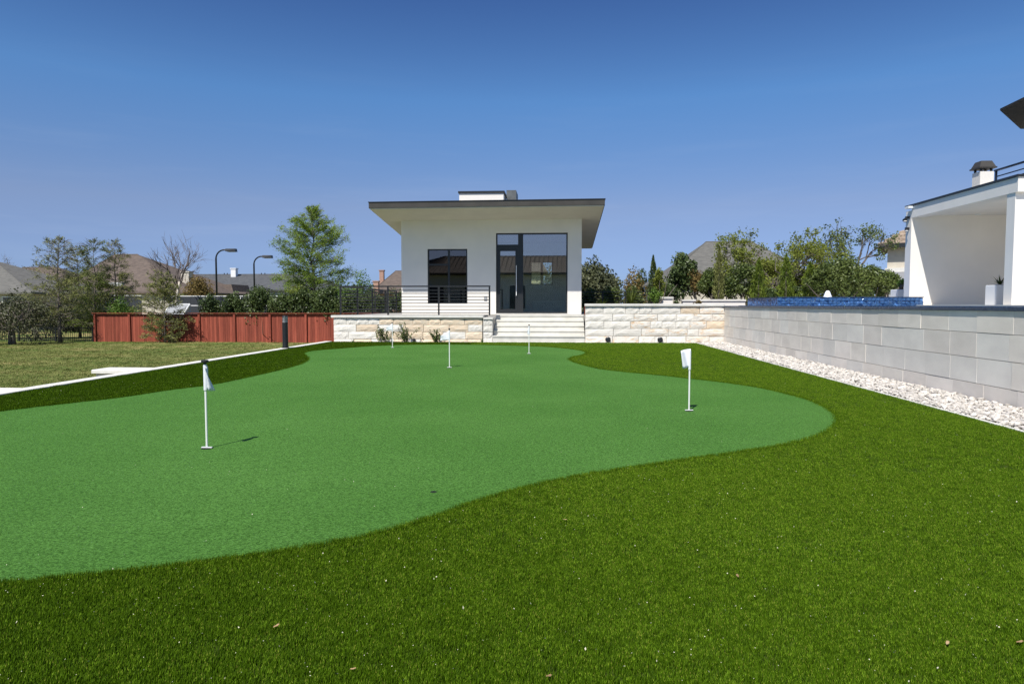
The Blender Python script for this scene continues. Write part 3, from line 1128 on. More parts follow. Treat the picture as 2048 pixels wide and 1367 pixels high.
def mosaic_material():
    m, nt, n, l, p = new_mat('blue_glass_mosaic')
    p.inputs['Roughness'].default_value = 0.12
    p.inputs['Specular IOR Level'].default_value = 0.8
    tc = n.new('ShaderNodeTexCoord')
    mp = n.new('ShaderNodeMapping')
    mp.inputs['Scale'].default_value = (1, 1, 1)
    l.new(tc.outputs['Object'], mp.inputs[0])
    v = n.new('ShaderNodeTexVoronoi')
    v.inputs['Scale'].default_value = 11
    l.new(mp.outputs[0], v.inputs[0])
    cr = n.new('ShaderNodeValToRGB')
    cr.color_ramp.elements[0].position = 0.1
    cr.color_ramp.elements[0].color = (0.006, 0.022, 0.11, 1)
    cr.color_ramp.elements[1].position = 0.95
    cr.color_ramp.elements[1].color = (0.15, 0.36, 0.78, 1)
    l.new(v.outputs['Color'], cr.inputs[0])
    l.new(cr.outputs[0], p.inputs['Base Color'])
    no = n.new('ShaderNodeTexNoise')
    no.inputs['Scale'].default_value = 9
    no.inputs['Detail'].default_value = 5
    l.new(mp.outputs[0], no.inputs[0])
    b = n.new('ShaderNodeBump')
    b.inputs['Strength'].default_value = 0.9
    b.inputs['Distance'].default_value = 0.08
    l.new(no.outputs[0], b.inputs['Height'])
    l.new(b.outputs[0], p.inputs['Normal'])
    return m


M['mosaic'] = mosaic_material()
sp = thing('spa', 'raised blue mosaic tiled spa spilling over behind the block wall', 'spa', (7.5, 20, 1.16))
sx0, sx1, sy0, sy1 = 5.82, 9.56, 18.58, 21.45
tile = MB()
build('body', MB().box(sx0 + 0.012, sx1 - 0.012, sy0 + 0.012, sy1, 1.0, 1.395), M['mosaic'], sp)
# mosaic pieces on the two faces in view
TM = []
for k in range(4):
    mb = MB().cbox(0, 1, 0, 0.5, 0, 1, 0.06)
    me = bpy.data.meshes.new('tile')
    me.from_pydata(mb.v, [], mb.f)
    me.materials.append(M['mosaic'])
    TM.append(me)
cnt = 0
tx = (sx1 - sx0) / 34
for i in range(34):
    for j in range(3):
        o = link('tile', TM[rnd.randrange(4)], None, sp)
        o.location = Vector((sx0 + i * tx + 0.004, sy0 - rnd.uniform(0, 0.008), 1.165 + j * 0.077)) - sp.location
        o.scale = (tx - 0.008, 0.02, 0.071)
        o.rotation_euler = (rnd.gauss(0, 0.22), 0, rnd.gauss(0, 0.2))
build('rim', MB().box(sx0 - 0.01, sx1 + 0.0, sy0 - 0.01, sy0 + 0.3, 1.397, 1.418).box(sx0 - 0.01, sx0 + 0.3, sy0 + 0.302, sy1, 1.397, 1.418), M['pool_tile'], sp)
fx, _ = at_y(1655, 600, 20.0)
fo = build('fountain_jet', MB().lathe((fx, 20.0, 1.40), [(0.14, 0), (0.12, 0.03), (0.09, 0.10), (0.07, 0.16), (0.045, 0.20), (0.01, 0.215)], 10), M['foam'], None, True)
tag(fo, 'small white bubbling water jet rising from the blue spa', 'fountain')

# ================================================================== ROCK-FACED WALLS BY THE CASITA


def rock_face_mesh(seed, m):
    """Rock-faced stone, unit size: front (y=0) bulges unevenly, back at y=1."""
    r = random.Random(seed)
    nx, nz = 5, 3
    mb = MB()
    for k in range(nz + 1):
        for i in range(nx + 1):
            edge = i in (0, nx) or k in (0, nz)
            y = 0.30 + r.uniform(-0.05, 0.05) if edge else r.uniform(-0.22, 0.16)
            x = 0.008 + 0.984 * i / nx + (0 if i in (0, nx) else r.uniform(-0.05, 0.05))
            z = 0.02 + 0.96 * k / nz + (0 if k in (0, nz) else r.uniform(-0.07, 0.07))
            if k in (0, nz) and 0 < i < nx:
                z += r.uniform(-0.012, 0.012)
            mb.v.append((x, y, z))
    w = nx + 1
    for k in range(nz):
        for i in range(nx):
            mb.f.append((k * w + i, k * w + i + 1, (k + 1) * w + i + 1, (k + 1) * w + i))
    b = len(mb.v)
    loop = list(range(0, w)) + [k * w + nx for k in range(1, nz + 1)] + [nz * w + i for i in range(nx - 1, -1, -1)] + [k * w for k in range(nz - 1, 0, -1)]
    mb.v += [(mb.v[i][0], 1, mb.v[i][2]) for i in loop]
    for q in range(len(loop)):
        q2 = (q + 1) % len(loop)
        mb.f.append((loop[q2], loop[q], b + q, b + q2))
    me = bpy.data.meshes.new('stone')
    me.from_pydata(mb.v, [], mb.f)
    me.materials.append(m)
    return me


ST_W = [rock_face_mesh(i, M['stone_white']) for i in range(7)]
ST_T = [rock_face_mesh(i + 20, M['stone_tan']) for i in range(6)]
ST_R = [rock_face_mesh(i + 40, M['stone_rust']) for i in range(3)]


def rock_wall(t, x0, x1, yf, rows, pick, lens=(0.35, 0.95)):
    off = world_off(t)
    for z0, z1 in zip(rows[:-1], rows[1:]):
        x = x0
        while x < x1 - 0.02:
            e = min(x + rnd.uniform(*lens), x1)
            if x1 - e < 0.22:
                e = x1
            o = link('stone', pick((x + e) / 2, z0), None, t)
            o.location = Vector((x, yf + rnd.uniform(-0.008, 0.012), z0)) - off
            o.scale = (e - x, 0.042, z1 - z0)
            x = e


YF = 22.0
lw = thing('stone_wall', 'cream and tan rock faced stone wall under the black deck railing', 'wall', (-4.8, YF, 0), 'rock faced stone walls')
build('core', MB().box(-7.34, -2.42, YF + 0.055, YF + 0.3, -0.5, 0.792), M['mortar'], lw)


def pick_left(x, z):
    tan = rnd.random() < min(max((x + 6.6) / 1.5, 0.04), 0.86)
    return rnd.choice(ST_T if tan else ST_W)


rock_wall(lw, -7.35, -2.43, YF, [-0.16, 0.10, 0.335, 0.565, 0.79], pick_left)
build('cap', MB().cbox(-7.42, -2.40, YF - 0.05, YF + 0.32, 0.795, 0.868, 0.008), M['cap'], lw)
pier = thing('stair_pier', 'short white stone pier at the left end of the steps', 'pier', (-2.25, YF, 0))
build('core', MB().box(-2.395, -2.10, YF + 0.03, YF + 1.22, -0.5, 0.735), M['mortar'], pier)
rock_wall(pier, -2.40, -2.095, YF - 0.03, [-0.1, 0.14, 0.34, 0.54, 0.735], lambda x, z: rnd.choice(ST_W), (0.4, 0.5))
build('cap', MB().cbox(-2.395, -2.08, YF - 0.05, YF + 1.22, 0.74, 0.80, 0.008), M['cap'], pier)
rw = thing('stone_wall', 'white rock faced stone wall with rust veins right of the steps', 'wall', (3.1, YF, 0), 'rock faced stone walls')
build('core', MB().box(0.90, 5.285, YF + 0.055, YF + 0.3, -0.5, 1.17), M['mortar'], rw)


def pick_right(x, z):
    u = rnd.random()
    if u < (0.38 if x > 3.6 else 0.10):
        return rnd.choice(ST_R)
    return rnd.choice(ST_T) if u < 0.5 and u > 0.40 else rnd.choice(ST_W)


rock_wall(rw, 0.885, 5.29, YF, [-0.04, 0.215, 0.455, 0.69, 0.925, 1.168], pick_right)
build('cap', MB().cbox(0.87, 5.27, YF - 0.05, YF + 0.34, 1.172, 1.245, 0.008), M['cap'], rw)
structure('mow_strip', MB().box(-7.34, 4.38, 21.925, 21.99, -0.3, 0.006), M['curb'], 'narrow pale strip where the turf meets the stone wall', 'edging')

# steps
stp = thing('steps', 'five wide cream stone steps rising to the casita deck', 'steps', (-0.6, 22.3, 0))
N_ST, SX0, SX1 = 5, -2.092, 0.878
for i in range(N_ST):
    y0 = 22.0 + i * 0.29
    z1 = 0.055 + (i + 1) * 0.1625
    build('step', MB().cbox(SX0, SX1, y0 - 0.02, y0 + 0.36, z1 - 0.045, z1, 0.006).box(SX0 + 0.001, SX1 - 0.001, y0, y0 + 0.30, z1 - 0.1625 if i else -0.2, z1 - 0.047), M['step'], stp)
# deck
structure('casita_deck', MB().box(-7.25, -2.412, 22.33, 33, 0.0, 0.868).box(-2.411, 1.25, 23.47, 33, 0.0, 0.868), M['paving'], 'grey paved deck around the casita', 'deck')
structure('upper_terrace', MB().box(1.26, 9.37, 22.36, 34, 0.0, 1.16), M['soil'], 'planted terrace behind the right stone wall', 'terrace')
pe = build('planter_edge', MB().box(0.90, 1.24, 23.0, 23.05, 0.87, 1.24), mat('rust_steel', (0.20, 0.055, 0.03), (0.14, 0.04, 0.024), 9, rough=0.8))
tag(pe, 'rust red steel planter edge between casita and right stone wall', 'planter edge')

# deck railing
RY = 22.45
ra = thing('deck_railing', 'black metal railing of thin horizontal bars in front of the casita', 'railing', (-4.6, RY, 0.868))
posts = [at_y(p, 600, RY)[0] for p in (681, 776, 877.5, 979)]
for x in posts:
    build('post', MB().box(x - 0.025, x + 0.025, RY - 0.025, RY + 0.025, 0.868, 1.80), M['black'], ra)
build('top_rail', MB().box(posts[0] - 0.03, posts[-1] + 0.03, RY - 0.03, RY + 0.03, 1.802, 1.845), M['black'], ra)
for k in range(8):
    z = 0.945 + k * 0.107
    build('rail', MB().box(posts[0] + 0.026, posts[-1] - 0.026, RY - 0.012, RY + 0.012, z - 0.011, z + 0.011), M['black'], ra)
for y in (24.4, 26.4, 28.4, 30.4):
    build('post', MB().box(posts[0] - 0.025, posts[0] + 0.025, y - 0.025, y + 0.025, 0.868, 1.80), M['black'], ra)
build('top_rail', MB().box(posts[0] - 0.03, posts[0] + 0.03, RY + 0.031, 30.43, 1.802, 1.845), M['black'], ra)
for k in range(8):
    z = 0.945 + k * 0.107
    build('rail', MB().box(posts[0] - 0.012, posts[0] + 0.012, RY + 0.026, 30.37, z - 0.011, z + 0.011), M['black'], ra)
rb = thing('stair_railing', 'short black rail seen behind the deck railing left of the casita', 'railing', (-7.9, 30.9, 0.868))
bx0, bx1 = at_y(750, 580, 30.9)[0], at_y(772, 580, 30.9)[0]
for x in (bx0, bx1):
    build('post', MB().box(x - 0.025, x + 0.025, 30.88, 30.92, 0.868, 1.80), M['black'], rb)
build('rail', MB().box(bx0 - 0.03, bx1 + 0.03, 30.875, 30.925, 1.801, 1.84).box(bx0 + 0.026, bx1 - 0.026, 30.89, 30.91, 1.5, 1.525), M['black'], rb)
rf = thing('terrace_railing', 'low black railing of fine bars right of the casita', 'railing', (2.3, 28.0, 1.16))
ex0, ex1 = at_y(1160, 600, 28)[0], at_y(1297, 600, 28)[0]
for k in range(4):
    x = ex0 + (ex1 - ex0) * k / 3
    build('post', MB().box(x - 0.02, x + 0.02, 27.98, 28.02, 1.16, 1.72), M['black'], rf)
build('rail', MB().box(ex0, ex1, 27.985, 28.015, 1.722, 1.75), M['black'], rf)
for k in range(4):
    build('rail', MB().box(ex0, ex1, 28.021, 28.035, 1.24 + k * 0.12, 1.258 + k * 0.12), M['black'], rf)

# ================================================================== CASITA
HY = 25.0
cz = thing('casita', 'white stucco casita with big overhanging shed roof above the steps', 'small house', (-2.4, 27, 0.868))


def soff(x, y):
    return 4.50 - 0.0925 * (y - 23.08) + 0.004 * (x - 1.56)


wx0, wx1 = -5.76, 0.865
dx0, dz0 = at_y(992, 625, HY)
dx1, dz1 = at_y(1135.5, 465, HY)
gx0, gz0 = at_y(855.5, 607, HY)
gx1, gz1 = at_y(934.5, 497.5, HY)
dz0 = 0.93
Z0 = 0.869
TH = 0.22
wt = soff(0, HY) + 0.03
fw = MB()
fw.box(wx0, gx0, HY, HY + TH, Z0, wt).box(gx1, dx0, HY, HY + TH, Z0, wt).box(dx1, wx1, HY, HY + TH, Z0, wt)
fw.box(gx0, gx1, HY, HY + TH, Z0, gz0).box(gx0, gx1, HY, HY + TH, gz1, wt)
fw.box(dx0, dx1, HY, HY + TH, dz1, wt)
build('front_wall', fw, M['stucco'], cz)
HB = 30.0
for nm, a, b in (('side_wall', wx0, wx0 + TH), ('side_wall', wx1 - TH, wx1)):
    z_f, z_b = soff(a, HY + TH) + 0.03, soff(a, HB) + 0.03
    build(nm, MB().hexa([(a, HY + TH, Z0), (b, HY + TH, Z0), (b, HB, Z0), (a, HB, Z0), (a, HY + TH, z_f), (b, HY + TH, z_f), (b, HB, z_b), (a, HB, z_b)]), M['stucco'], cz)
# rear wall with a window seen through the glass
rx0, rz0 = at_y(1061, 570, HB)
rx1, rz1 = at_y(1106, 523, HB)
zt = soff(0, HB) + 0.03
build('rear_wall', MB().box(wx0 + TH, rx0, HB - TH, HB, Z0, zt).box(rx1, wx1 - TH, HB - TH, HB, Z0, zt).box(rx0, rx1, HB - TH, HB, Z0, rz0).box(rx0, rx1, HB - TH, HB, rz1, zt), M['stucco'], cz)
rwin = build('window', frame_mb(rx0, rx1, rz0, rz1, HB - 0.14, HB - 0.08, 0.05).box((rx0 + rx1) / 2 - 0.05, (rx0 + rx1) / 2 + 0.05, HB - 0.139, HB - 0.081, rz0 + 0.05, rz1 - 0.05), M['bronze'], cz)
build('pane', MB().box(rx0 + 0.05, rx1 - 0.05, HB - 0.115, HB - 0.105, rz0 + 0.05, rz1 - 0.05), M['lens'], rwin)
build('floor', MB().box(wx0 + TH, wx1 - TH, HY + TH + 0.001, HB - TH - 0.001, Z0, 0.915), M['int_floor'], cz)
build('inner_wall', MB().box(-2.75, -2.63, HY + TH + 0.01, HB - TH - 0.01, 0.916, 4.0), M['interior'], cz)
build('ceiling', MB().box(wx0 + TH + 0.002, wx1 - TH - 0.002, HY + TH + 0.002, HB - TH - 0.002, 3.90, 3.93), M['interior'], cz)
build('blind', MB().box(gx0 - 0.05, gx1 + 0.05, HY + TH + 0.05, HY + TH + 0.06, gz0 - 0.05, gz1 + 0.05), M['wood_brown'], cz)
build('counter', MB().cbox(-1.0, 0.30, 27.5, 28.3, 0.916, 1.36, 0.02), M['white_paint'], cz)
# big window and door
fy0, fy1 = HY + 0.05, HY + 0.13
mx0, mx1 = at_y(1036, 600, HY)[0], at_y(1046, 600, HY)[0]
ztr = at_y(1000, 496, HY)[1]
zd = at_y(1000, 490, HY)[1]
big = build('glazed_wall', frame_mb(dx0, dx1, dz0 - 0.03, dz1, fy0, fy1, 0.05).box(mx0, mx1, fy0, fy1, dz0 + 0.02, dz1 - 0.05).box(dx0 + 0.05, mx0, fy0, fy1, ztr, zd + 0.02), M['bronze'], cz)
build('pane', MB().box(mx1, dx1 - 0.05, HY + 0.085, HY + 0.095, dz0 + 0.02, dz1 - 0.05), M['glass'], big)
build('pane', MB().box(dx0 + 0.05, mx0, HY + 0.085, HY + 0.095, zd + 0.02, dz1 - 0.05), M['glass'], big)
door = build('door', frame_mb(dx0 + 0.053, mx0 - 0.003, dz0 + 0.023, ztr - 0.003, HY + 0.062, HY + 0.118, 0.10), M['bronze'], cz)
build('pane', MB().box(dx0 + 0.153, mx0 - 0.103, HY + 0.085, HY + 0.095, dz0 + 0.123, ztr - 0.103), M['glass'], door)
build('handle', MB().box(mx0 - 0.075, mx0 - 0.05, HY + 0.0, HY + 0.02, 1.55, 2.65).box(mx0 - 0.07, mx0 - 0.055, HY + 0.02, HY + 0.062, 1.62, 1.66).box(mx0 - 0.07, mx0 - 0.055, HY + 0.02, HY + 0.062, 2.54, 2.58), M['white_paint'], door)
build('sill', MB().box(dx0 - 0.02, dx1 + 0.02, HY - 0.06, HY + 0.048, Z0, 0.898), M['cap'], cz)
mid = at_y(897.5, 600, HY)[0]
zt2 = at_y(870, 529, HY)[1]
win = build('window', frame_mb(gx0, gx1, gz0, gz1, fy0, fy1, 0.045).box(mid - 0.035, mid + 0.035, fy0, fy1, gz0 + 0.045, gz1 - 0.045).box(gx0 + 0.045, mid - 0.035, fy0, fy1, zt2 - 0.03, zt2 + 0.03), M['bronze'], cz)
for a, b, c, d in ((gx0 + 0.045, mid - 0.035, gz0 + 0.045, zt2 - 0.03), (gx0 + 0.045, mid - 0.035, zt2 + 0.03, gz1 - 0.045), (mid + 0.035, gx1 - 0.045, gz0 + 0.045, gz1 - 0.045)):
    build('pane', MB().box(a, b, HY + 0.085, HY + 0.095, c, d), M['screen_glass'], win)
ox, oz = at_y(971, 596, HY)
build('outlet_box', MB().cbox(ox - 0.06, ox + 0.06, HY - 0.035, HY, oz - 0.07, oz + 0.07, 0.01), M['grey_panel'], cz)
# roof: slab, soffit, fascia edges from the slab itself
RX0, RX1, RY0, RY1 = -6.43, 1.56, 23.08, 31.2


def slab(x0, x1, y0, y1, a, b):
    c = [(x0, y0), (x1, y0), (x1, y1), (x0, y1)]
    return MB().hexa([(x, y, soff(x, y) + a) for x, y in c] + [(x, y, soff(x, y) + b) for x, y in c])


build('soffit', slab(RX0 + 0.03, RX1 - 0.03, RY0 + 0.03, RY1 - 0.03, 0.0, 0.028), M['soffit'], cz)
build('roof', slab(RX0, RX1, RY0, RY1, 0.03, 0.215), M['roof_metal'], cz)
build('drip_edge', slab(RX0 - 0.02, RX1 + 0.02, RY0 - 0.02, RY1 + 0.02, 0.217, 0.24), M['bronze'], cz)
kx0, kz1 = at_y(918.5, 386.5, 27)
kx1, _ = at_y(1007, 386, 27)
ch = build('chimney', MB().box(kx0, kx1, 27, 28.4, 4.2, kz1), M['stucco'], cz)
build('chimney_cap', MB().box(kx0 - 0.04, kx1 + 0.04, 26.95, 28.45, kz1 + 0.002, kz1 + 0.075), M['bronze'], ch)
hx, hz = at_y(1032.5, 381, 28)
build('vent_housing', MB().box(kx1 + 0.05, hx, 27.9, 29.2, 4.2, hz), mat('weathered_metal', (0.14, 0.15, 0.15), (0.10, 0.105, 0.105), 5, rough=0.5), cz)

# ================================================================== PAVILION ON THE RIGHT
PX, PYF, PYN = 9.6, 19.4, 15.1
pv = thing('pavilion', 'open white stucco patio pavilion beside the pool', 'pavilion', (12, 16.5, 1.205))
zb, ztp = 3.57, 3.88
build('end_wall', MB().box(PX, 14.0, PYF, PYF + 0.3, 1.206, zb + 0.2), M['stucco'], pv)
build('back_wall', MB().box(13.7, 14.0, PYN + 0.302, PYF - 0.001, 1.206, zb + 0.2), M['stucco'], pv)
build('side_beam', MB().box(PX, PX + 0.30, PYN + 0.302, PYF - 0.001, zb, ztp), M['stucco'], pv)
build('front_beam', MB().box(PX, 14.0, PYN, PYN + 0.30, zb, ztp), M['stucco'], pv)
build('ceiling', MB().box(PX + 0.302, 13.699, PYN + 0.302, PYF - 0.002, zb + 0.05, zb + 0.12), M['stucco'], pv)
build('roof', MB().box(PX - 0.03, 14.1, PYN - 0.03, PYF + 0.33, ztp + 0.002, ztp + 0.05), M['bronze'], pv)
build('column', MB().box(PX + 0.02, PX + 1.2, PYN + 0.10, PYN + 0.37, 1.206, zb - 0.001), M['stucco'], pv)
lx, ly = 11.0, 17.0
for q in ((1956, 428),):
    d = ray(*q)
    t = (zb + 0.05 - EYE) / d.z
    lx, ly = d.x * t, d.y * t
build('ceiling_light', MB().lathe((lx, ly, zb + 0.03), [(0.07, 0.0), (0.075, 0.01), (0.075, 0.019)], 14), M['white_paint'], pv)
for px, py, s in ((1814, 435, 1.0), (1812, 457, 0.7)):
    y_, z_ = PYF + 0.12, at_y(px, py, PYF + 0.12)[1]
    fl = build('floodlight', MB().box(PX - 0.10, PX - 0.001, y_ - 0.03, y_ + 0.03, z_ - 0.03, z_ + 0.03).tube([(PX - 0.07, y_, z_), (PX - 0.15 * s, y_ - 0.07, z_ - 0.09 * s)], [0.03, 0.065 * s], 8), M['black'], pv)
    build('lamp_glass', MB().lathe((PX - 0.15 * s, y_ - 0.085, z_ - 0.125 * s), [(0.03, 0), (0.05, 0.015), (0.03, 0.03)], 10), M['lamp_lens'], fl)
gm = build('camera_mount', MB().box(PX - 0.14, PX - 0.001, PYF - 0.1, PYF + 0.1, ztp - 0.06, ztp - 0.005), M['white_paint'], pv)

chx, _ = at_y(1966, 350, 21.0)
cm = thing('roof_chimney', 'white square chimney with dark metal cap behind the pavilion roof', 'chimney', (chx, 21.0, 1.2))
cw = 0.19
zt0 = at_y(1966, 345, 21.0)[1]
build('shaft', MB().box(chx - cw, chx + cw, 20.81, 21.19, 1.2, zt0), M['stucco'], cm)
for sx in (-1, 1):
    for sy in (-1, 1):
        build('cap_post', MB().box(chx + sx * (cw - 0.05) - 0.025, chx + sx * (cw - 0.05) + 0.025, 21.0 + sy * 0.14 - 0.025, 21.0 + sy * 0.14 + 0.025, zt0, zt0 + 0.089), M['bronze'], cm)
e, h = 0.245, 0.15
hood = MB()
for a, b, z_a, z_b in ((e, e, 0.09, 0.13), (e - 0.02, h, 0.131, 0.31)):
    hood.hexa([(chx + i * r_, 21.0 + j * r_, zt0 + z) for r_, z in ((a, z_a), (b, z_b)) for i, j in ((-1, -1), (1, -1), (1, 1), (-1, 1))])
build('hood', hood, M['roof_metal'], cm)

# balcony rail above the pavilion roof
bal = thing('balcony_railing', 'dark blue metal balcony railing above the pavilion roof', 'railing', (11.0, 16, 3.93))
for y in (18.15, 16.7, 15.25, 13.8):
    build('post', MB().box(10.98, 11.02, y - 0.02, y + 0.02, 3.931, 4.56), M['blue_rail'], bal)
build('top_rail', MB().box(10.97, 11.03, 13.0, 18.2, 4.562, 4.60), M['blue_rail'], bal)
for z in (4.06, 4.18, 4.30, 4.42):
    build('rail', MB().box(11.022, 11.04, 13.0, 18.17, z, z + 0.025), M['blue_rail'], bal)

mh = thing('main_house', 'dark projecting roof corner of the main house above the pavilion', 'house', (12.8, 16.3, 3.93))
tipx, tz = at_y(2000, 221, 16.0)
pts = [(tipx, 16.0), (11.25, 17.69), (13.4, 17.9), (13.4, 14.2), (tipx - 0.1, 14.2)]
build('roof', MB().prism(pts, tz, tz + 0.04), mat('dark_stained_soffit', (0.045, 0.038, 0.034), (0.03, 0.026, 0.024), 5, rough=0.7), mh)
build('upper_wall', MB().box(12.3, 13.3, 15.4, 17.2, ztp + 0.052, tz - 0.001), M['stucco'], mh)

# planters
for nm, px, w, zt_, Y, lab in (('planter_box', 1999, 0.40, 1.66, 16.4, 'square white planter box beside the pavilion column'),
                               ('planter_box', 1802, 0.42, 1.66, 21.0, 'square white planter box left of the pavilion wall behind the spa')):
    x = at_y(px, 590, Y)[0]
    t = thing(nm, lab, 'planter', (x, Y, 1.205), 'white planter boxes')
    build('box', MB().cbox(x - w / 2, x + w / 2, Y - w / 2, Y + w / 2, 1.206, zt_, 0.012), M['planter'], t)
    build('soil', MB().box(x - w / 2 + 0.04, x + w / 2 - 0.04, Y - w / 2 + 0.04, Y + w / 2 - 0.04, zt_ + 0.002, zt_ + 0.012), M['soil'], t)
    if px > 1900:
        spiky_plant('succulent', 'green spiky succulent filling the planter by the column', (x, Y, zt_ + 0.01), 40, 0.26, L['shrub'], rng, 0.022, 'plant', None, 1.0)
    else:
        shrub('flowering_plant', 'green plant with coral blooms in the planter left of the pavilion', (x, Y, zt_ + 0.01), 0.45, 0.32, L['bright'], rng, 260, 0.08, 6)

# ================================================================== FENCES
FY = 42.0
fz = lawn_z(-15, FY) - 0.01
fx0 = at_y(188, 650, FY)[0]
fence = thing('wooden_fence', 'red stained board fence with thicker posts behind the lawn', 'fence', (fx0, FY, fz))
PK = []
for k in range(5):
    r = random.Random(k)
    mb = MB()
    t, b = 0.02, 0.12
    mb.v = [(0, 0, 0), (0.138, 0, 0), (0.138, 0.018, 0), (0, 0.018, 0),
            (0, 0, 1), (0.138, 0, 1), (0.138, 0.018, 1), (0, 0.018, 1)]
    q = r.uniform(-0.006, 0.006)
    mb.v = [(x + (q if z else 0), y, z) for x, y, z in mb.v]
    mb.f = [(0, 3, 2, 1), (4, 5, 6, 7), (0, 1, 5, 4), (1, 2, 6, 5), (2, 3, 7, 6), (3, 0, 4, 7)]
    me = bpy.data.meshes.new('picket')
    me.from_pydata(mb.v, [], mb.f)
    me.materials.append(M['red_wood'])
    PK.append(me)
fx1 = 3.2
n = int((fx1 - fx0) / 0.145)
for i in range(n):
    x = fx0 + i * 0.145
    gz_ = lawn_z(x, FY) - fz
    o = link('picket', PK[rnd.randrange(5)], None, fence)
    o.location = (x - fx0, rnd.uniform(0, 0.012), gz_ - 0.05)
    o.scale = (1, 1, 1.80 + rnd.uniform(-0.006, 0.006))
x = fx0 + 0.02
while x < fx1:
    build('post', MB().cbox(x, x + 0.14, FY - 0.10, FY - 0.002, fz - 0.2, fz + 1.83, 0.01), M['red_wood'], fence)
    x += 2.31
build('top_rail', MB().box(fx0 - 0.05, fx1, FY - 0.14, FY + 0.06, fz + 1.833, fz + 1.872), M['red_wood'], fence)
build('trim_board', MB().box(fx0, fx1, FY - 0.03, FY - 0.004, fz + 1.70, fz + 1.79), M['red_wood'], fence)

ix0, ix1 = at_y(-60, 650, FY)[0], fx0 - 0.1
iron = thing('iron_fence', 'low black iron picket fence left of the red board fence', 'fence', ((ix0 + ix1) / 2, FY, fz))
iz = fz + 0.92
k = 0
x = ix1
bars = MB()
while x > ix0:
    if k % 20 == 0:
        build('post', MB().box(x - 0.04, x + 0.04, FY - 0.04, FY + 0.04, fz - 0.1, iz + 0.12), M['black'], iron)
    else:
        o_ = 0.011
        bars.box(x - o_, x + o_, FY - o_, FY + o_, fz, iz + 0.05)
    x -= 0.125
    k += 1
bo = build('bars', bars, M['black'], iron)
bo['kind'] = 'stuff'
build('rail', MB().box(ix0, ix1, FY - 0.035, FY - 0.012, iz - 0.02, iz + 0.02), M['black'], iron)
build('rail', MB().box(ix0, ix1, FY - 0.035, FY - 0.012, fz + 0.12, fz + 0.16), M['black'], iron)

# sports court beyond the fence: windscreen, lean-to panel, two lamps
cy_ = 50.0
wx_0, wz = at_y(345, 592, cy_)
wx_1 = at_y(690, 592, cy_)[0]
ws = thing('court_windscreen', 'dark court windscreen with a white top rail beyond the red fence', 'windscreen', (wx_0, cy_, -1.15))
build('screen', MB().box(wx_0 + 0.03, wx_1, cy_ - 0.01, cy_ + 0.01, -1.1, wz - 0.03), M['windscreen'], ws)
build('top_rail', MB().box(wx_0, wx_1, cy_ - 0.035, cy_ + 0.035, wz - 0.028, wz + 0.03), M['white_paint'], ws)
for i in range(6):
    x = wx_0 + (wx_1 - wx_0) * i / 5
    build('post', MB().box(x - 0.03, x + 0.03, cy_ - 0.045, cy_ - 0.012, -1.2, wz - 0.03), M['white_paint'], ws)
wx2, wx3 = at_y(228, 592, cy_ + 6)[0], at_y(283, 592, cy_ + 6)[0]
ws2 = thing('court_windscreen', 'short dark court windscreen seen between the trees at the left', 'windscreen', (wx2, cy_ + 6, -1.15))
build('screen', MB().box(wx2, wx3, cy_ + 5.99, cy_ + 6.01, -1.1, wz + 0.1), M['windscreen'], ws2)
build('top_rail', MB().box(wx2, wx3, cy_ + 5.965, cy_ + 6.035, wz + 0.102, wz + 0.16), M['white_paint'], ws2)
pY = 43.2
p = [at_y(328, 631, pY), at_y(366, 631, pY), at_y(380, 609, pY + 1.2), at_y(340, 609, pY + 1.2)]
lp = thing('lean_to_panel', 'grey sloping mesh panel with white edges above the red fence', 'panel', (p[0][0], pY, -1.15))
a, b, c, d = [Vector((q[0], y, q[1])) for q, y in zip(p, (pY, pY, pY + 1.2, pY + 1.2))]
nv = (b - a).cross(d - a).normalized() * 0.03
build('panel', MB().hexa([a, b, c, d, a + nv, b + nv, c + nv, d + nv]), M['grey_panel'], lp)
for q, r_ in ((a, b), (b, c), (c, d), (d, a)):
    build('edge', MB().tube([q + nv * 1.5, r_ + nv * 1.5], 0.035, 5), M['white_paint'], lp)
for q in (a, b):
    build('leg', MB().tube([q, Vector((q.x, q.y, -1.2))], 0.03, 5), M['white_paint'], lp)
e0, e1 = at_y(380, 611, pY + 1.3), at_y(560, 611, pY + 1.3)
tr_ = thing('white_rail', 'thin white rail just above the red fence among the hedge leaves', 'rail', (e0[0], pY + 1.3, -1.15))
build('rail', MB().tube([(e0[0], pY + 1.3, e0[1]), (e1[0], pY + 1.3, e1[1])], 0.03, 5), M['white_paint'], tr_)
for i in range(4):
    x = e0[0] + (e1[0] - e0[0]) * i / 3
    build('post', MB().tube([(x, pY + 1.3, -1.2), (x, pY + 1.3, e0[1])], 0.025, 5), M['white_paint'], tr_)

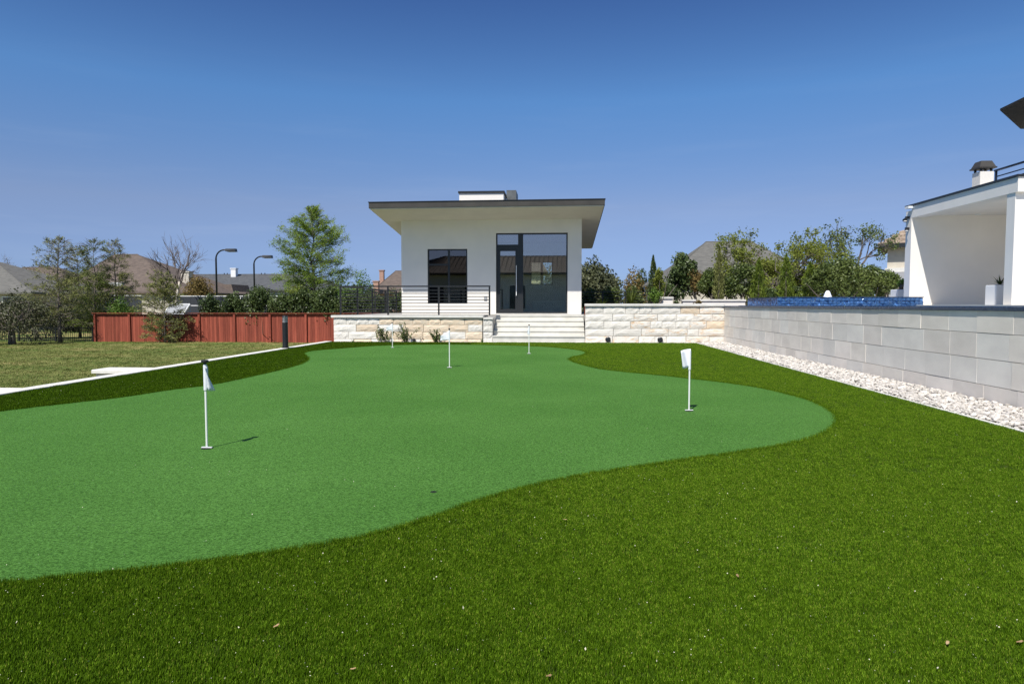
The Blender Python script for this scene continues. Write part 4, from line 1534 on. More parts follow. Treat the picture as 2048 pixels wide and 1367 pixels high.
for px, py, px2, Y, lab in ((431.5, 499, 471, 55.0, 'taller black court lamp with curved arm and flat head'),
                            (507.5, 512, 543, 60.0, 'shorter black court lamp with curved arm next to the cypress')):
    x, z = at_y(px, py, Y)
    x2, _ = at_y(px2, py, Y)
    t = thing('court_lamp', lab, 'street lamp', (x, Y, -1.15), 'black court lamps beyond the fence')
    arm = [(x, Y, -1.15), (x, Y, z - 0.75)]
    for k in range(1, 8):
        aa = math.pi / 2 * k / 7
        arm.append((x + 0.72 * (1 - math.cos(aa)), Y, z - 0.75 + 0.72 * math.sin(aa)))
    arm.append((x2 - 0.75, Y, z - 0.03))
    build('pole', MB().tube(arm, [0.085, 0.075] + [0.062] * 8, 8), M['black'], t, True)
    hd = build('lamp_head', MB().hexa([(x2 - 0.78, Y - 0.22, z - 0.16), (x2 + 0.06, Y - 0.22, z - 0.19), (x2 + 0.06, Y + 0.22, z - 0.19), (x2 - 0.78, Y + 0.22, z - 0.16),
                                       (x2 - 0.78, Y - 0.16, z + 0.06), (x2 + 0.04, Y - 0.18, z + 0.06), (x2 + 0.04, Y + 0.18, z + 0.06), (x2 - 0.78, Y + 0.16, z + 0.06)]), M['black'], t)
    build('lens', MB().box(x2 - 0.62, x2 - 0.06, Y - 0.15, Y + 0.15, z - 0.205, z - 0.19), M['lamp_lens'], hd)


# ================================================================== HOUSES AROUND
def window_part(t, x0, x1, z0, z1, y, name='window'):
    f = build(name, frame_mb(x0, x1, z0, z1, y - 0.05, y - 0.002, 0.07), M['white_paint'], t)
    build('pane', MB().box(x0 + 0.07, x1 - 0.07, y - 0.025, y - 0.004, z0 + 0.07, z1 - 0.07), M['dark_window'], f)


def hip_house(name, label, x0, x1, y0, y1, zg, ze, zr, rx0, rx1, roof_m, wall_m, over=0.5, cat='house', windows=(), ridge_y=None):
    t = thing(name, label, cat, ((x0 + x1) / 2, y0, zg))
    build('wall', MB().box(x0, x1, y0, y1, zg, ze), wall_m, t)
    ym = ridge_y if ridge_y is not None else (y0 + y1) / 2
    mb = MB()
    mb.v = [(x0 - over, y0 - over, ze - 0.12), (x1 + over, y0 - over, ze - 0.12), (x1 + over, y1 + over, ze - 0.12), (x0 - over, y1 + over, ze - 0.12),
            (x0 - over, y0 - over, ze + 0.06), (x1 + over, y0 - over, ze + 0.06), (x1 + over, y1 + over, ze + 0.06), (x0 - over, y1 + over, ze + 0.06),
            (rx0, ym, zr), (rx1, ym, zr)]
    mb.f = [(0, 3, 2, 1), (0, 1, 5, 4), (1, 2, 6, 5), (2, 3, 7, 6), (3, 0, 4, 7), (4, 5, 9, 8), (5, 6, 9), (6, 7, 8, 9), (7, 4, 8)]
    build('roof', mb, roof_m, t)
    # ridge caps
    cap = MB()
    for a, b in ((8, 9), (4, 8), (5, 9)):
        q0, q1 = Vector(mb.v[a]), Vector(mb.v[b])
        if (q1 - q0).length > 0.2:
            cap.tube([q0, q1], 0.07, 4)
    ro = build('ridge_cap', cap, roof_m, t)
    for w in windows:
        window_part(t, *w, y0)
    return t


def chimney_part(t, x, y, w, z0, z1, m, cap=None):
    c = build('chimney', MB().box(x - w, x + w, y - w, y + w, z0, z1), m, t)
    build('chimney_cap', MB().box(x - w - 0.07, x + w + 0.07, y - w - 0.07, y + w + 0.07, z1 + 0.002, z1 + 0.13), cap or m, c)


GZ = -1.15


def X_(px, Y):
    return at_y(px, 610, Y)[0]


def Z_(py, Y):
    return at_y(1024, py, Y)[1]


Y = 70
h = hip_house('brown_roof_house', 'house with a tall brown hipped roof behind the thin trees', X_(118, Y), X_(378, Y), Y, Y + 14, GZ, Z_(584, Y), Z_(505, Y + 7), X_(232, Y + 7), X_(278, Y + 7), M['shingle_brown'], M['house_wall'],
              windows=((X_(212, Y), X_(240, Y), Z_(606, Y), Z_(588, Y)),))
dz_ = Z_(562, Y)
build('dormer', MB().box(X_(212, Y), X_(238, Y), Y + 0.6, Y + 3, Z_(588, Y), dz_), M['white_paint'], h)
chimney_part(h, X_(345, Y), Y + 3, 0.45, 2, Z_(543, Y + 3), M['house_wall'])
Y = 60
h = hip_house('grey_roof_house', 'house with a steep grey roof at the far left edge', X_(-120, Y), X_(62, Y), Y, Y + 12, GZ, Z_(584, Y), Z_(516, Y + 6), X_(-60, Y + 6), X_(-8, Y + 6), M['shingle_grey'], M['house_wall'],
              windows=((X_(5, Y), X_(30, Y), Z_(612, Y), Z_(592, Y)),))
Y = 80
h = hip_house('flat_top_roof_house', 'house with a low brown roof between the left trees', X_(36, Y), X_(150, Y), Y, Y + 12, GZ, Z_(585, Y), Z_(531, Y + 6), X_(48, Y + 6), X_(120, Y + 6), M['shingle_brown'], M['house_wall'])
Y = 85
h = hip_house('long_roof_house', 'long low house with slate grey roof and white chimney behind the court lamps', X_(372, Y), X_(640, Y), Y, Y + 14, GZ, Z_(579, Y), Z_(547, Y + 7), X_(388, Y + 7), X_(620, Y + 7), M['shingle_dark'], M['house_grey'],
              windows=((X_(478, Y), X_(492, Y), Z_(606, Y), Z_(583, Y)), (X_(510, Y), X_(526, Y), Z_(606, Y), Z_(583, Y))))
chimney_part(h, X_(470, Y + 6), Y + 6, 0.34, 4, Z_(536, Y + 6), M['white_paint'])
for px in (450, 456, 524, 531):
    build('vent_pipe', MB().tube([(X_(px, Y + 7), Y + 7, 4), (X_(px, Y + 7), Y + 7, Z_(544, Y + 7))], 0.07, 6), M['bronze'], h)
gx_a, gx_b = X_(428, 80), X_(466, 80)
gb = MB()
gb.v = [(gx_a, 80, Z_(592, 80)), (gx_b + 0.2, 80, Z_(592, 80)), (gx_b - 0.3, 80.3, Z_(567, 80)), (gx_a, 80.3, Z_(567, 80)), (gx_a, 85.1, Z_(592, 80)), (gx_b + 0.2, 85.1, Z_(592, 80)), (gx_b - 0.3, 84.8, Z_(567, 80)), (gx_a, 84.8, Z_(567, 80))]
gb.f = [(0, 1, 2, 3), (1, 5, 6, 2), (5, 4, 7, 6), (4, 0, 3, 7), (3, 2, 6, 7), (0, 4, 5, 1)]
build('porch_roof', gb, M['shingle_brown'], h)
Y = 80
h = hip_house('brick_chimney_house', 'house with two pink brick chimneys at the left of the casita', X_(752, Y), X_(900, Y), Y, Y + 12, GZ, Z_(585, Y), Z_(541, Y + 6), X_(792, Y + 6), X_(870, Y + 6), M['shingle_brown'], M['brick'])
chimney_part(h, X_(764.5, Y + 4), Y + 4, 0.26, 2, Z_(541, Y + 4), M['brick'])
chimney_part(h, X_(753, Y - 1), Y - 1, 0.30, GZ, Z_(563, Y - 1), M['brick'])
Y = 65
h = hip_house('big_grey_roof_house', 'house with a broad grey roof rising behind the magnolia', X_(1330, Y), X_(1640, Y), Y, Y + 14, GZ, Z_(566, Y), Z_(486, Y + 7), X_(1410, Y + 7), X_(1500, Y + 7), M['shingle_grey'], M['house_wall'])
chimney_part(h, X_(1478, Y + 7), Y + 7, 0.25, 4, Z_(486, Y + 7), M['shingle_grey'])
for px, py in ((1448, 497), (1455, 514), (1420, 520)):
    build('roof_vent', MB().box(X_(px, Y + 5) - 0.12, X_(px, Y + 5) + 0.12, Y + 4.5, Y + 4.8, Z_(py, Y + 5) - 0.6, Z_(py, Y + 5)), M['bronze'], h)
# tan tiled house by the pavilion, turned to face the pool
Y = 42
hx0 = X_(1772, Y)
ze, hw = Z_(496, Y), 9.0
t = thing('tan_tile_house', 'pale house with a banded tan tile roof beside the pavilion', 'house', (0, 0, 0))
build('wall', MB().box(0, hw, 0, 8, GZ, ze), M['house_wall'], t)
window_part(t, 1.15, 1.72, Z_(523, Y), Z_(502, Y), 0)
build('band', MB().box(-0.1, hw, -0.25, -0.002, Z_(547, Y), Z_(539, Y)), M['cap'], t)
build('lower_wing', MB().box(0.15, hw, -0.6, -0.26, GZ, Z_(548, Y)), M['house_grey'], t)
run, rise, N = 4.2, 2.9, 12
for k in range(N):
    a, b = k / N, (k + 1) / N
    y0, y1 = -0.55 + run * a, -0.55 + run * b + 0.12
    x0, x1 = -0.5 + run * a, -0.5 + run * b
    z0, z1 = ze + rise * a, ze + rise * b
    build('tile_course', MB().hexa([(x0, y0, z0), (hw, y0, z0), (hw, y1, z1 - 0.04), (x1, y1, z1 - 0.04),
                                    (x0, y0, z0 + 0.15), (hw, y0, z0 + 0.15), (hw, y1, z1 + 0.05), (x1, y1, z1 + 0.05)]), M['tile_tan'], t)
build('eave', MB().box(-0.5, hw, -0.60, -0.56, ze - 0.14, ze + 0.1), M['bronze'], t)
sl = MB()
sl.v = [(-0.5, -0.55, ze), (-0.5, 8.5, ze), (-0.5 + run, 8.5 - run, ze + rise), (-0.5 + run, -0.55 + run, ze + rise), (-0.5, -0.55, ze - 0.12), (-0.5, 8.5, ze - 0.12)]
sl.f = [(0, 3, 2, 1), (0, 1, 5, 4)]
build('hip_slope', sl, M['tile_tan'], t)
t.location = (hx0, Y, 0)
t.rotation_euler = (0, 0, -0.47)
# cream sided house seen through the casita's rear window
t = thing('cream_siding_house', 'cream sided house glimpsed through the rear window of the casita', 'house', (-2.3, 56, GZ))
sxa, sxb = X_(1035, 56), X_(1083, 56)
build('wall', MB().box(sxa, sxb, 56.02, 64, GZ, Z_(541, 56)), M['siding'], t)
k = 0
z = GZ + 0.1
while z < Z_(546, 56):
    build('siding_board', MB().hexa([(sxa, 55.97, z), (sxb, 55.97, z), (sxb, 56.018, z), (sxa, 56.018, z), (sxa, 56.0, z + 0.2), (sxb, 56.0, z + 0.2), (sxb, 56.018, z + 0.2), (sxa, 56.018, z + 0.2)]), M['siding'], t)
    z += 0.225
build('roof', MB().hexa([(sxa - 0.5, 55.5, Z_(543, 56)), (sxb + 0.5, 55.5, Z_(543, 56)), (sxb + 0.5, 64.5, Z_(543, 56)), (sxa - 0.5, 64.5, Z_(543, 56)),
                         (sxa - 0.3, 60, 6.2), (sxb - 0.8, 60, 6.2), (sxb - 0.8, 60.2, 6.2), (sxa - 0.3, 60.2, 6.2)]), M['shingle_brown'], t)

# the house behind the photographer, met in the casita's glass
t = hip_house('reflected_house', 'white house with brown tile roof seen as a reflection in the casita glass', -15.5, 7.5, -22, -13, -0.3, 4.1, 6.0, -11, 3.5, M['shingle_brown'], M['stucco'], 0.9)
for x in (-12, -8.6, -4.4, 3.2):
    f = build('window', frame_mb(x, x + 1.4, 0.9, 3.0, -12.998, -12.93, 0.09), M['bronze'], t)
    build('pane', MB().box(x + 0.09, x + 1.31, -12.997, -12.96, 0.99, 2.91), M['dark_window'], f)
n = 56
rib = MB()
for i in range(n):
    x = -16.2 + 24.4 * i / n
    xt = min(max(x, -11), 3.5)
    rib.tube([(x, -12.15, 3.98 + 0.12), (x + (xt - x) * 0.97, -17.4, 6.0)], 0.09, 4)
ro = build('tile_rib', rib, M['shingle_brown'], t)
ro['kind'] = 'stuff'

# low white walls on the upper terrace
for px0, px1, py0, py1, Y, lab in ((1320, 1347, 593.5, 611, 25.2, 'short white garden wall pier behind the right stone wall'), (1364, 1492, 598.5, 611, 26.4, 'long low white garden wall behind the right stone wall')):
    xa, xb = at_y(px0, 600, Y)[0], at_y(px1, 600, Y)[0]
    zt_ = at_y((px0 + px1) / 2, py0, Y)[1]
    t = thing('garden_wall', lab, 'wall', ((xa + xb) / 2, Y, 1.16), 'low white garden walls')
    build('wall', MB().box(xa + 0.03, xb - 0.03, Y, Y + 0.3, 1.1, zt_ - 0.07), M['stucco'], t)
    build('cap', MB().cbox(xa, xb, Y - 0.04, Y + 0.34, zt_ - 0.068, zt_, 0.008), M['cap'], t)

# ================================================================== FLAGS, LAMP, SMALL THINGS


def flag_pole(px, py, hgt, label, style, seed):
    x, y = on_ground(px, py, 0.005)
    t = thing('practice_flag', label, 'golf flag', (x, y, 0.005), 'practice flags on the putting green')
    z = 0.005
    build('cup', MB().lathe((x, y, z - 0.01), [(0.049, 0), (0.050, 0.011), (0.046, 0.0115), (0.045, 0.011)], 20), M['dark_rim'], t)
    build('cup_hole', MB().lathe((x, y, z), [(0.043, 0), (0.043, 0.0045)], 20), M['dark_hole'], t)
    build('lift_bar', MB().box(x - 0.045, x + 0.045, y - 0.009, y + 0.008, z + 0.006, z + 0.013), M['cup_white'], t)
    build('pole', MB().lathe((x, y, z), [(0.009, 0.005), (0.009, hgt - 0.03), (0.008, hgt - 0.02)], 10), M['pole'], t, False)
    z1 = z + hgt - 0.045
    fl = MB()
    r = random.Random(seed)
    if style in ('triangle_right', 'triangle_left', 'edge'):
        sgn = 1 if style == 'triangle_right' else -1
        L_, H_ = (0.055, 0.20) if style == 'triangle_right' else ((0.165, 0.175) if style == 'triangle_left' else (0.03, 0.2))
        nx, nz = 8, 7
        for j in range(nz + 1):
            for i in range(nx + 1):
                u, v = i / nx, j / nz
                if style == 'triangle_right':
                    w = L_ * (0.18 + 0.82 * v)
                    xx, zz = x + sgn * (0.010 + u * w), z1 - v * H_ - u * 0.012
                    yy = y + 0.05 * u * math.sin(u * 5 + v * 2)
                else:
                    hh = H_ * (1 - 0.52 * u)
                    xx, zz = x + sgn * (0.010 + u * L_), z1 - 0.03 * u - (v * hh) - u * 0.075
                    yy = y + 0.025 * u * math.sin(u * 7 + v * 2.2)
                fl.v.append((xx, yy, zz))
    else:
        nx, nz = 8, 7
        H_ = 0.205
        for j in range(nz + 1):
            for i in range(nx + 1):
                u, v = i / nx, j / nz
                w = 0.118 * (1 - 0.22 * v)
                xx, zz = x + 0.008 - u * w, z1 + 0.035 - v * H_ - 0.02 * u
                yy = y - 0.012 + 0.05 * u * math.sin(u * 4.5 + v * 1.5)
                fl.v.append((xx, yy, zz))
    for j in range(nz):
        for i in range(nx):
            a = j * (nx + 1) + i
            fl.f.append((a, a + 1, a + nx + 2, a + nx + 1))
    fo = build('flag', fl, M['flag'], t, True)
    sol = fo.modifiers.new('cloth', 'SOLIDIFY')
    sol.thickness = 0.0025
    build('sleeve', MB().lathe((x, y, z1 - 0.205), [(0.0135, 0), (0.0145, 0.003), (0.0145, 0.208), (0.0135, 0.212)], 12), M['flag'], t)
    if style != 'square':
        kb = 0.03 if style == 'triangle_right' else 0.018
        build('knob', MB().lathe((x, y, z + hgt - 0.033), [(0.010, 0), (0.014, 0.012), (kb, 0.018), (kb, 0.030), (kb * 0.8, 0.036)], 14), M['black'], t)


flag_pole(414, 896, 0.738, 'nearest white practice flag with a black knob and hanging pennant', 'triangle_right', 1)
flag_pole(899, 735, 0.750, 'white practice flag standing mid green with its pennant blowing left', 'triangle_left', 2)
flag_pole(785, 695, 0.715, 'far white practice flag standing in front of the small shrubs', 'triangle_left', 3)
flag_pole(1058, 707, 0.72, 'far white practice flag standing in front of the steps, pennant edge on', 'edge', 4)
flag_pole(1378, 821, 0.715, 'white practice flag with a square cloth near the right lobe', 'square', 5)

hx_, hy_ = on_ground(867, 983, 0.005)
hc = thing('ground_plug', 'small dark round plug set in the green nearest the front edge', 'plug', (hx_, hy_, 0.005))
build('rim', MB().lathe((hx_, hy_, 0.0), [(0.021, 0), (0.022, 0.006), (0.019, 0.007), (0.018, 0.0068)], 24), M['dark_rim'], hc)
build('liner', MB().lathe((hx_, hy_, 0.002), [(0.018, 0), (0.018, 0.0055)], 24), M['dark_hole'], hc)

bx_, by_ = on_ground(571.5, 697, 0.02)
bx_, by_ = -7.495, 18.36
bo_ = thing('bollard_light', 'black bollard light with a louvred top beside the curb', 'bollard light', (bx_, by_, 0.02))
build('post', MB().lathe((bx_, by_, 0.022), [(0.10, 0), (0.10, 0.02), (0.078, 0.022), (0.078, 0.70), (0.074, 0.71)], 20), M['black'], bo_)
build('lens', MB().lathe((bx_, by_, 0.733), [(0.066, 0), (0.066, 0.15)], 18), M['lamp_lens'], bo_)
for k in range(4):
    build('louvre', MB().lathe((bx_, by_, 0.757 + k * 0.033), [(0.067, 0.006), (0.078, 0), (0.079, 0.004), (0.068, 0.011)], 20), M['black'] if k % 2 else M['black'], bo_)
build('cap', MB().lathe((bx_, by_, 0.885), [(0.079, 0), (0.080, 0.012), (0.07, 0.024), (0.02, 0.030)], 20), M['black'], bo_)
for a in (0.6, 2.7, 4.8):
    build('strut', MB().box(bx_ + 0.070 * math.cos(a) - 0.006, bx_ + 0.070 * math.cos(a) + 0.006, by_ + 0.070 * math.sin(a) - 0.006, by_ + 0.070 * math.sin(a) + 0.006, 0.733, 0.884), M['grey_panel'], bo_)

for px, py, lab in ((1216, 678.5, 'round black wall light nearer the steps at the foot of the right stone wall'),
                    (1320.5, 679, 'round black wall light nearer the gravel at the foot of the right stone wall'),
                    (828, 679.5, 'small round black wall light between the shrubs on the left stone wall')):
    x, z = at_y(px, py, 21.95)
    s = 1.0 if px > 1000 else 0.62
    t = thing('wall_light', lab, 'wall light', (x, 21.97, z), 'round black lights on the stone walls')
    b = MB()
    ring = [(0.085 * s, 0), (0.085 * s, 0.05), (0.06 * s, 0.065)]
    for nm, prof, m_ in (('housing', ring, M['black']), ('lens', [(0.05 * s, 0.066), (0.045 * s, 0.072)], M['dark_window'])):
        q = MB().lathe((0, 0, 0), prof, 16)
        q.v = [(x + a, 21.99 - c, z + b_) for a, b_, c in q.v]
        build(nm, q, m_, t, False, True)

# petals, dry leaves on the turf
pt = MB()
for i in range(2600):
    y = rng.uniform(1.6, 11) if i % 3 else rng.uniform(1.6, 5)
    x = rng.uniform(max(-0.95 * y, -7.3), min(0.68 * y + 0.3, 4.3))
    on_green = inside(GREEN, np.array([x]), np.array([y]))[0]
    if on_green and rng.uniform() < 0.75:
        continue
    s = min(rng.lognormal(math.log(0.0021), 0.4), 0.0036)
    z = 0.010 if on_green else 0.024
    a = rng.uniform(0, 6.28)
    c, d = math.cos(a) * s, math.sin(a) * s
    t1, t2 = rng.normal(0, 0.5, 2) * s
    pt.poly([(x - c, y - d, z + t1), (x + d * 0.6, y - c * 0.6, z + t2), (x + c, y + d, z - t1 * 0.5), (x - d * 0.6, y + c * 0.6, z - t2)])
tag(build('fallen_petals', pt, M['petal'], None), 'tiny pale petals and seed husks strewn over the turf', 'petals', None, 'stuff')
LP = [(1130, 1038, 'reddish dry leaf lying in the turf below the empty hole'), (1475, 1150, 'pale dry leaf lying in the turf below the right flag'), (706, 1336, 'reddish dry leaf at the bottom edge of the turf'),
      (553, 1250, 'pale dry twig leaf lying left of the middle in the dark turf'), (2040, 1282, 'pale dry leaf lying at the right edge of the turf'), (1895, 1284, 'brown dry leaf lying near the bottom right of the turf'),
      (1098, 1350, 'small brown dry leaf at the bottom middle of the turf')]
for i, (px, py, lab) in enumerate(LP):
    x, y = on_ground(px, py, 0.025)
    a = rng.uniform(0, 6.28)
    s = rng.uniform(0.010, 0.016)
    mb = MB()
    pts = []
    for k in range(8):
        b = k / 8 * 2 * math.pi
        u, v = math.cos(b) * s, math.sin(b) * s * 0.42
        mb.v.append((x + u * math.cos(a) - v * math.sin(a), y + u * math.sin(a) + v * math.cos(a), 0.025 + 0.5 * abs(v) * (k % 2) + 0.15 * u))
    mb.v.append((x, y, 0.0245))
    mb.f = [(k, (k + 1) % 8, 8) for k in range(8)]
    lf = build('dry_leaf', mb, M['leaf_debris'], None)
    tag(lf, lab, 'leaf', 'dry leaves on the turf')

# ================================================================== PLANTS
# small shrubs along the left stone wall
for px, w, py0, lab in ((768, 0.58, 652, 'small leafy shrub at the wall behind the far left flag'), (813, 0.50, 645, 'tallest of the small shrubs at the left stone wall'), (874, 0.46, 655, 'small leafy shrub at the wall behind the middle flag')):
    x = at_y(px, 680, 21.8)[0]
    hgt = at_y(px, py0, 21.8)[1]
    t = thing('young_shrub', lab, 'shrub', (x, 21.78, 0.0), 'young shrubs along the stone wall')
    st = MB()
    P, T = [], []
    for i in range(13):
        d = np.array([rng.normal() * 0.42, rng.normal() * 0.2, 1.0])
        pts = wobble_line(rng, (x + rng.normal() * 0.05, 21.76 + rng.normal() * 0.02, 0), d, hgt * rng.uniform(0.55, 1.08), 4, 0.1)
        st.tube(pts, [0.007, 0.006, 0.005, 0.004, 0.002], 4, False)
        for k in range(34):
            s = rng.uniform(0.2, 1)
            j = min(int(s * 4), 3)
            P.append(pts[j] + (pts[j + 1] - pts[j]) * (s * 4 - j) + rng.normal(size=3) * 0.025)
            T.append(d)
    build('stem', st, M['twig'], t)
    leaf_object('crown', P, 0.062, L['shrub'], rng, t, T, 2.0, 0.9)
for px, lab in ((706, 'tiny yellow green plant at the foot of the left stone wall'), (964, 'tiny green weed at the corner by the stair pier')):
    x = at_y(px, 684, 21.8)[0]
    spiky_plant('wall_foot_plant', lab, (x, 21.8, 0.0), 16, 0.17, L['bright'], rng, 0.008, 'plant', None, 1.5)

# trees and shrubs on the left
Y = 50.0
feathery_tree('bald_cypress', 'tall light green feathery cypress left of the casita', (X_(628, Y), Y, GZ), Z_(419, Y) - GZ, 3.05, L['cypress'], rng, 140, 18, 0.165, 18, 0.17, 0.14,
              lambda k: float(np.interp(k, [0, .25, .5, .7, .85, 1], [.85, 1, .92, .78, .48, .1])), upsweep=0.46, sparse=0.14)
Y = 41.0
feathery_tree('young_cypress', 'young olive green cypress standing in front of the red fence', (X_(328, Y), Y, lawn_z(-23, Y)), Z_(548, Y) - GZ, 1.45, L['olive'], rng, 70, 11, 0.17, 13, 0.12, 0.02,
              lambda k: (0.75 if k < 0.4 else 1.15) * (1 - k) ** 0.5, sparse=0.25, trunk_r=0.05)
Y = 41.4
feathery_tree('lawn_cypress', 'tall thin half bare cypress on the lawn at the left', (X_(118, Y), Y, lawn_z(-29, Y)), Z_(474, Y) - GZ, 2.0, L['olive'], rng, 92, 11, 0.16, 12, 0.36, 0.2,
              lambda k: 1.08 * (1 - k) ** 0.42 * min(1, 0.7 + k), sparse=0.28, trunk_r=0.11)
Y = 45
for px, w, py, lab in ((190, 1.6, 478, 'feathery green cypress right of the half bare one'), (232, 1.5, 482, 'feathery cypress with dark tip before the brown roof'), (158, 1.5, 492, 'feathery cypress squeezed between two taller ones')):
    feathery_tree('row_cypress', lab, (X_(px, Y), Y, GZ), Z_(py, Y) - GZ, w, L['olive'] if px != 190 else L['moss'], rng, 84, 12, 0.15, 13, 0.34, 0.06, lambda k: 1.15 * (1 - k) ** 0.42, sparse=0.05, trunk_r=0.07, group='cypress row behind the iron fence')
    Y += 1.2
Y = 47.0
limb_tree('bare_tree', 'leafless pale trunked tree behind the red fence', (X_(345, Y), Y, GZ), Z_(560, Y) - GZ, 1.7, 0.10, None, rng, 7, 3, bark='pale_bark', up=1.15, spreadv=0.42, rise=0.07, split=(3, 5))
Y = 38.5
limb_tree('live_oak', 'dark spreading live oak at the far left', (X_(30, Y), Y, lawn_z(-31, Y)), 1.1, 1.25, 0.10, L['darkoak'], rng, 6, 3, 0.13, 16, 0.22, stems=2, up=0.55, spreadv=0.6, rise=0.0)
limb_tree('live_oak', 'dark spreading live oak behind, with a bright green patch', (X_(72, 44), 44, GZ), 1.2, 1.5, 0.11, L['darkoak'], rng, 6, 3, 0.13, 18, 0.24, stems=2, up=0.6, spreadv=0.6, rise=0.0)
shrub('dark_hedge', 'dark hedge behind the iron fence', (X_(95, 46), 46, GZ), 8.5, 1.9, L['darkoak'], rng, 9000, 0.15, 40, 2.0, 'hedge', None, 0.22, 12)
Y = 62
shrub('round_tree', 'dark round tree top above the low brown roof', (X_(88, 95), 95, GZ), 5.0, Z_(518, 95) - GZ, L['far'], rng, 2600, 0.3, 16, None, 'tree')
limb_tree('far_bare_tree', 'leafless tree top above the grey roof at the left edge', (X_(2, 75), 75, GZ), Z_(545, 75) - GZ, 1.6, 0.12, L['russet'], rng, 6, 3, 0.12, 2, 0.15, up=0.9, leafy=0.4)
shrub('russet_tree', 'russet bushy tree beside the leafless tree', (X_(395, 58), 58, GZ), 3.6, Z_(549, 58) - GZ, L['russet'], rng, 4200, 0.16, 22, None, 'tree', None, 0.34)
shrub('bright_bush', 'bright green bush above the left end of the red fence', (X_(243, 43.5), 43.5, GZ), 2.1, Z_(595, 43.5) - GZ, L['bright'], rng, 2600, 0.11, 14)
shrub('lime_bush', 'lime green bush at the foot of the tall cypress', (X_(600, 47), 47, GZ), 3.0, Z_(565, 47) - GZ, L['yellow'], rng, 3600, 0.13, 16, None, 'shrub', None, 0.34)
shrub('lime_bush', 'lime green bush right of the tall cypress, behind the railing', (X_(700, 48), 48, GZ), 2.3, Z_(562, 48) - GZ, L['bright'], rng, 2600, 0.12, 14)
shrub('green_tree', 'round green tree left of the brick chimneys', (X_(727, 58), 58, GZ), 2.4, Z_(545, 58) - GZ, L['bright'], rng, 2600, 0.15, 14, None, 'tree')
HG = [(420, 592, 1.6), (470, 586, 1.9), (520, 573, 2.2), (562, 590, 1.7), (610, 577, 2.2), (655, 576, 2.0), (700, 585, 1.9), (745, 584, 1.9), (790, 583, 2.0)]
HL = ['lowest holly bush beside the grey lean-to panel', 'holly bush below the taller court lamp', 'tall holly bush below the shorter court lamp', 'low holly bush in the dip of the hedge under the cypress',
      'tall holly bush under the cypress, spilling over the fence', 'holly bush at the right end of the visible red fence', 'holly bush behind the left end of the deck railing', 'holly bush behind the deck railing below the brick chimneys', 'holly bush against the left corner of the casita']
for (px, py, w), lab in zip(HG, HL):
    y = 42.75 + rng.uniform(-0.1, 0.25)
    shrub('hedge_bush', 'dark ' + lab, (X_(px, y), y, GZ), w * 1.2, (Z_(py, y) - GZ) * 1.06, L['holly'], rng, int(3000 * w), 0.13, 30, 1.7, 'hedge', 'dark holly bushes along the red fence', 0.30)

# trees and shrubs on the right
TZ = 1.16
shrub('grey_oak', 'large grey olive oak crown right of the casita', (X_(1192, 38), 38, GZ), 3.4, Z_(510, 38) - GZ, L['oak'], rng, 15000, 0.15, 46, None, 'tree', None, 0.27)
for px, py, w, lab in ((1178, 574, 1.0, 'glossy shrub touching the right corner of the casita'), (1222, 572, 1.1, 'glossy shrub behind the fine black railing'), (1268, 576, 1.0, 'glossy shrub at the right end of the fine black railing')):
    shrub('terrace_shrub', lab, (X_(px, 29), 29, TZ - 0.3), w, Z_(py, 29) - TZ + 0.3, L['shrub'], rng, 2600, 0.075, 16, None, 'shrub', 'glossy terrace shrubs right of the casita')
spiky_plant('yellow_grass', 'short yellow green grass clump right of the casita', (X_(1204, 25.2), 25.2, TZ), 60, 0.42, L['yellow'], rng, 0.012)
spiky_plant('yellow_grass', 'tall yellow green grass clump beside the narrow juniper', (X_(1262, 25.4), 25.4, TZ), 90, 0.75, L['yellow'], rng, 0.013, up=2.6)
shrub('autumn_tree', 'yellow brown tree behind the tall grass clump', (X_(1268, 36), 36, GZ), 1.7, Z_(549, 36) - GZ, L['russet'], rng, 3600, 0.11, 16, None, 'tree')
shrub('distant_tree', 'pale green distant tree against the sky left of the juniper', (X_(1284, 80), 80, GZ), 3.4, Z_(534, 80) - GZ, L['far'], rng, 2600, 0.26, 16, None, 'tree')
column_shrub('narrow_juniper', 'narrow dark green juniper column right of the casita', (X_(1305.5, 26), 26, TZ), 0.42, Z_(514, 26) - TZ, L['holly'], rng, 2400, 0.085)
shrub('lime_shrub', 'lime green shrub at the foot of the narrow juniper', (X_(1318, 25.9), 25.9, TZ), 0.62, Z_(535, 25.9) - TZ, L['yellow'], rng, 1100, 0.08, 10)
shrub('small_glossy_shrub', 'small round glossy shrub in front of the narrow juniper', (X_(1309, 24.9), 24.9, TZ - 0.05), 0.50, Z_(572, 24.9) - TZ, L['bright'], rng, 1300, 0.06, 12)
shrub('magnolia', 'rounded dark magnolia with glossy leaves and russet undersides', (X_(1364, 29), 29, TZ), 1.65, Z_(508, 29) - TZ, L['holly'], rng, 5200, 0.125, 26, None, 'tree', None, 0.33)
shrub('magnolia_underleaf', 'russet leaved shrub right beside the magnolia', (X_(1395, 28.4), 28.4, TZ), 0.8, Z_(538, 28.4) - TZ, L['russet'], rng, 700, 0.11, 10)
SH = [(1336, 566, 0.9, 'holly', 'low dark shrub between juniper and magnolia'), (1424, 540, 1.2, 'shrub', 'glossy green shrub right of the magnolia'), (1452, 552, 1.0, 'shrub', 'low glossy shrub between the two rounded shrubs'), (1482, 527, 1.35, 'shrub', 'tall rounded glossy shrub left of the first conifer'),
      (1543, 576, 0.9, 'holly', 'low dark shrub between first and second conifer'), (1594, 572, 0.9, 'holly', 'low dark shrub between second and third conifer')]
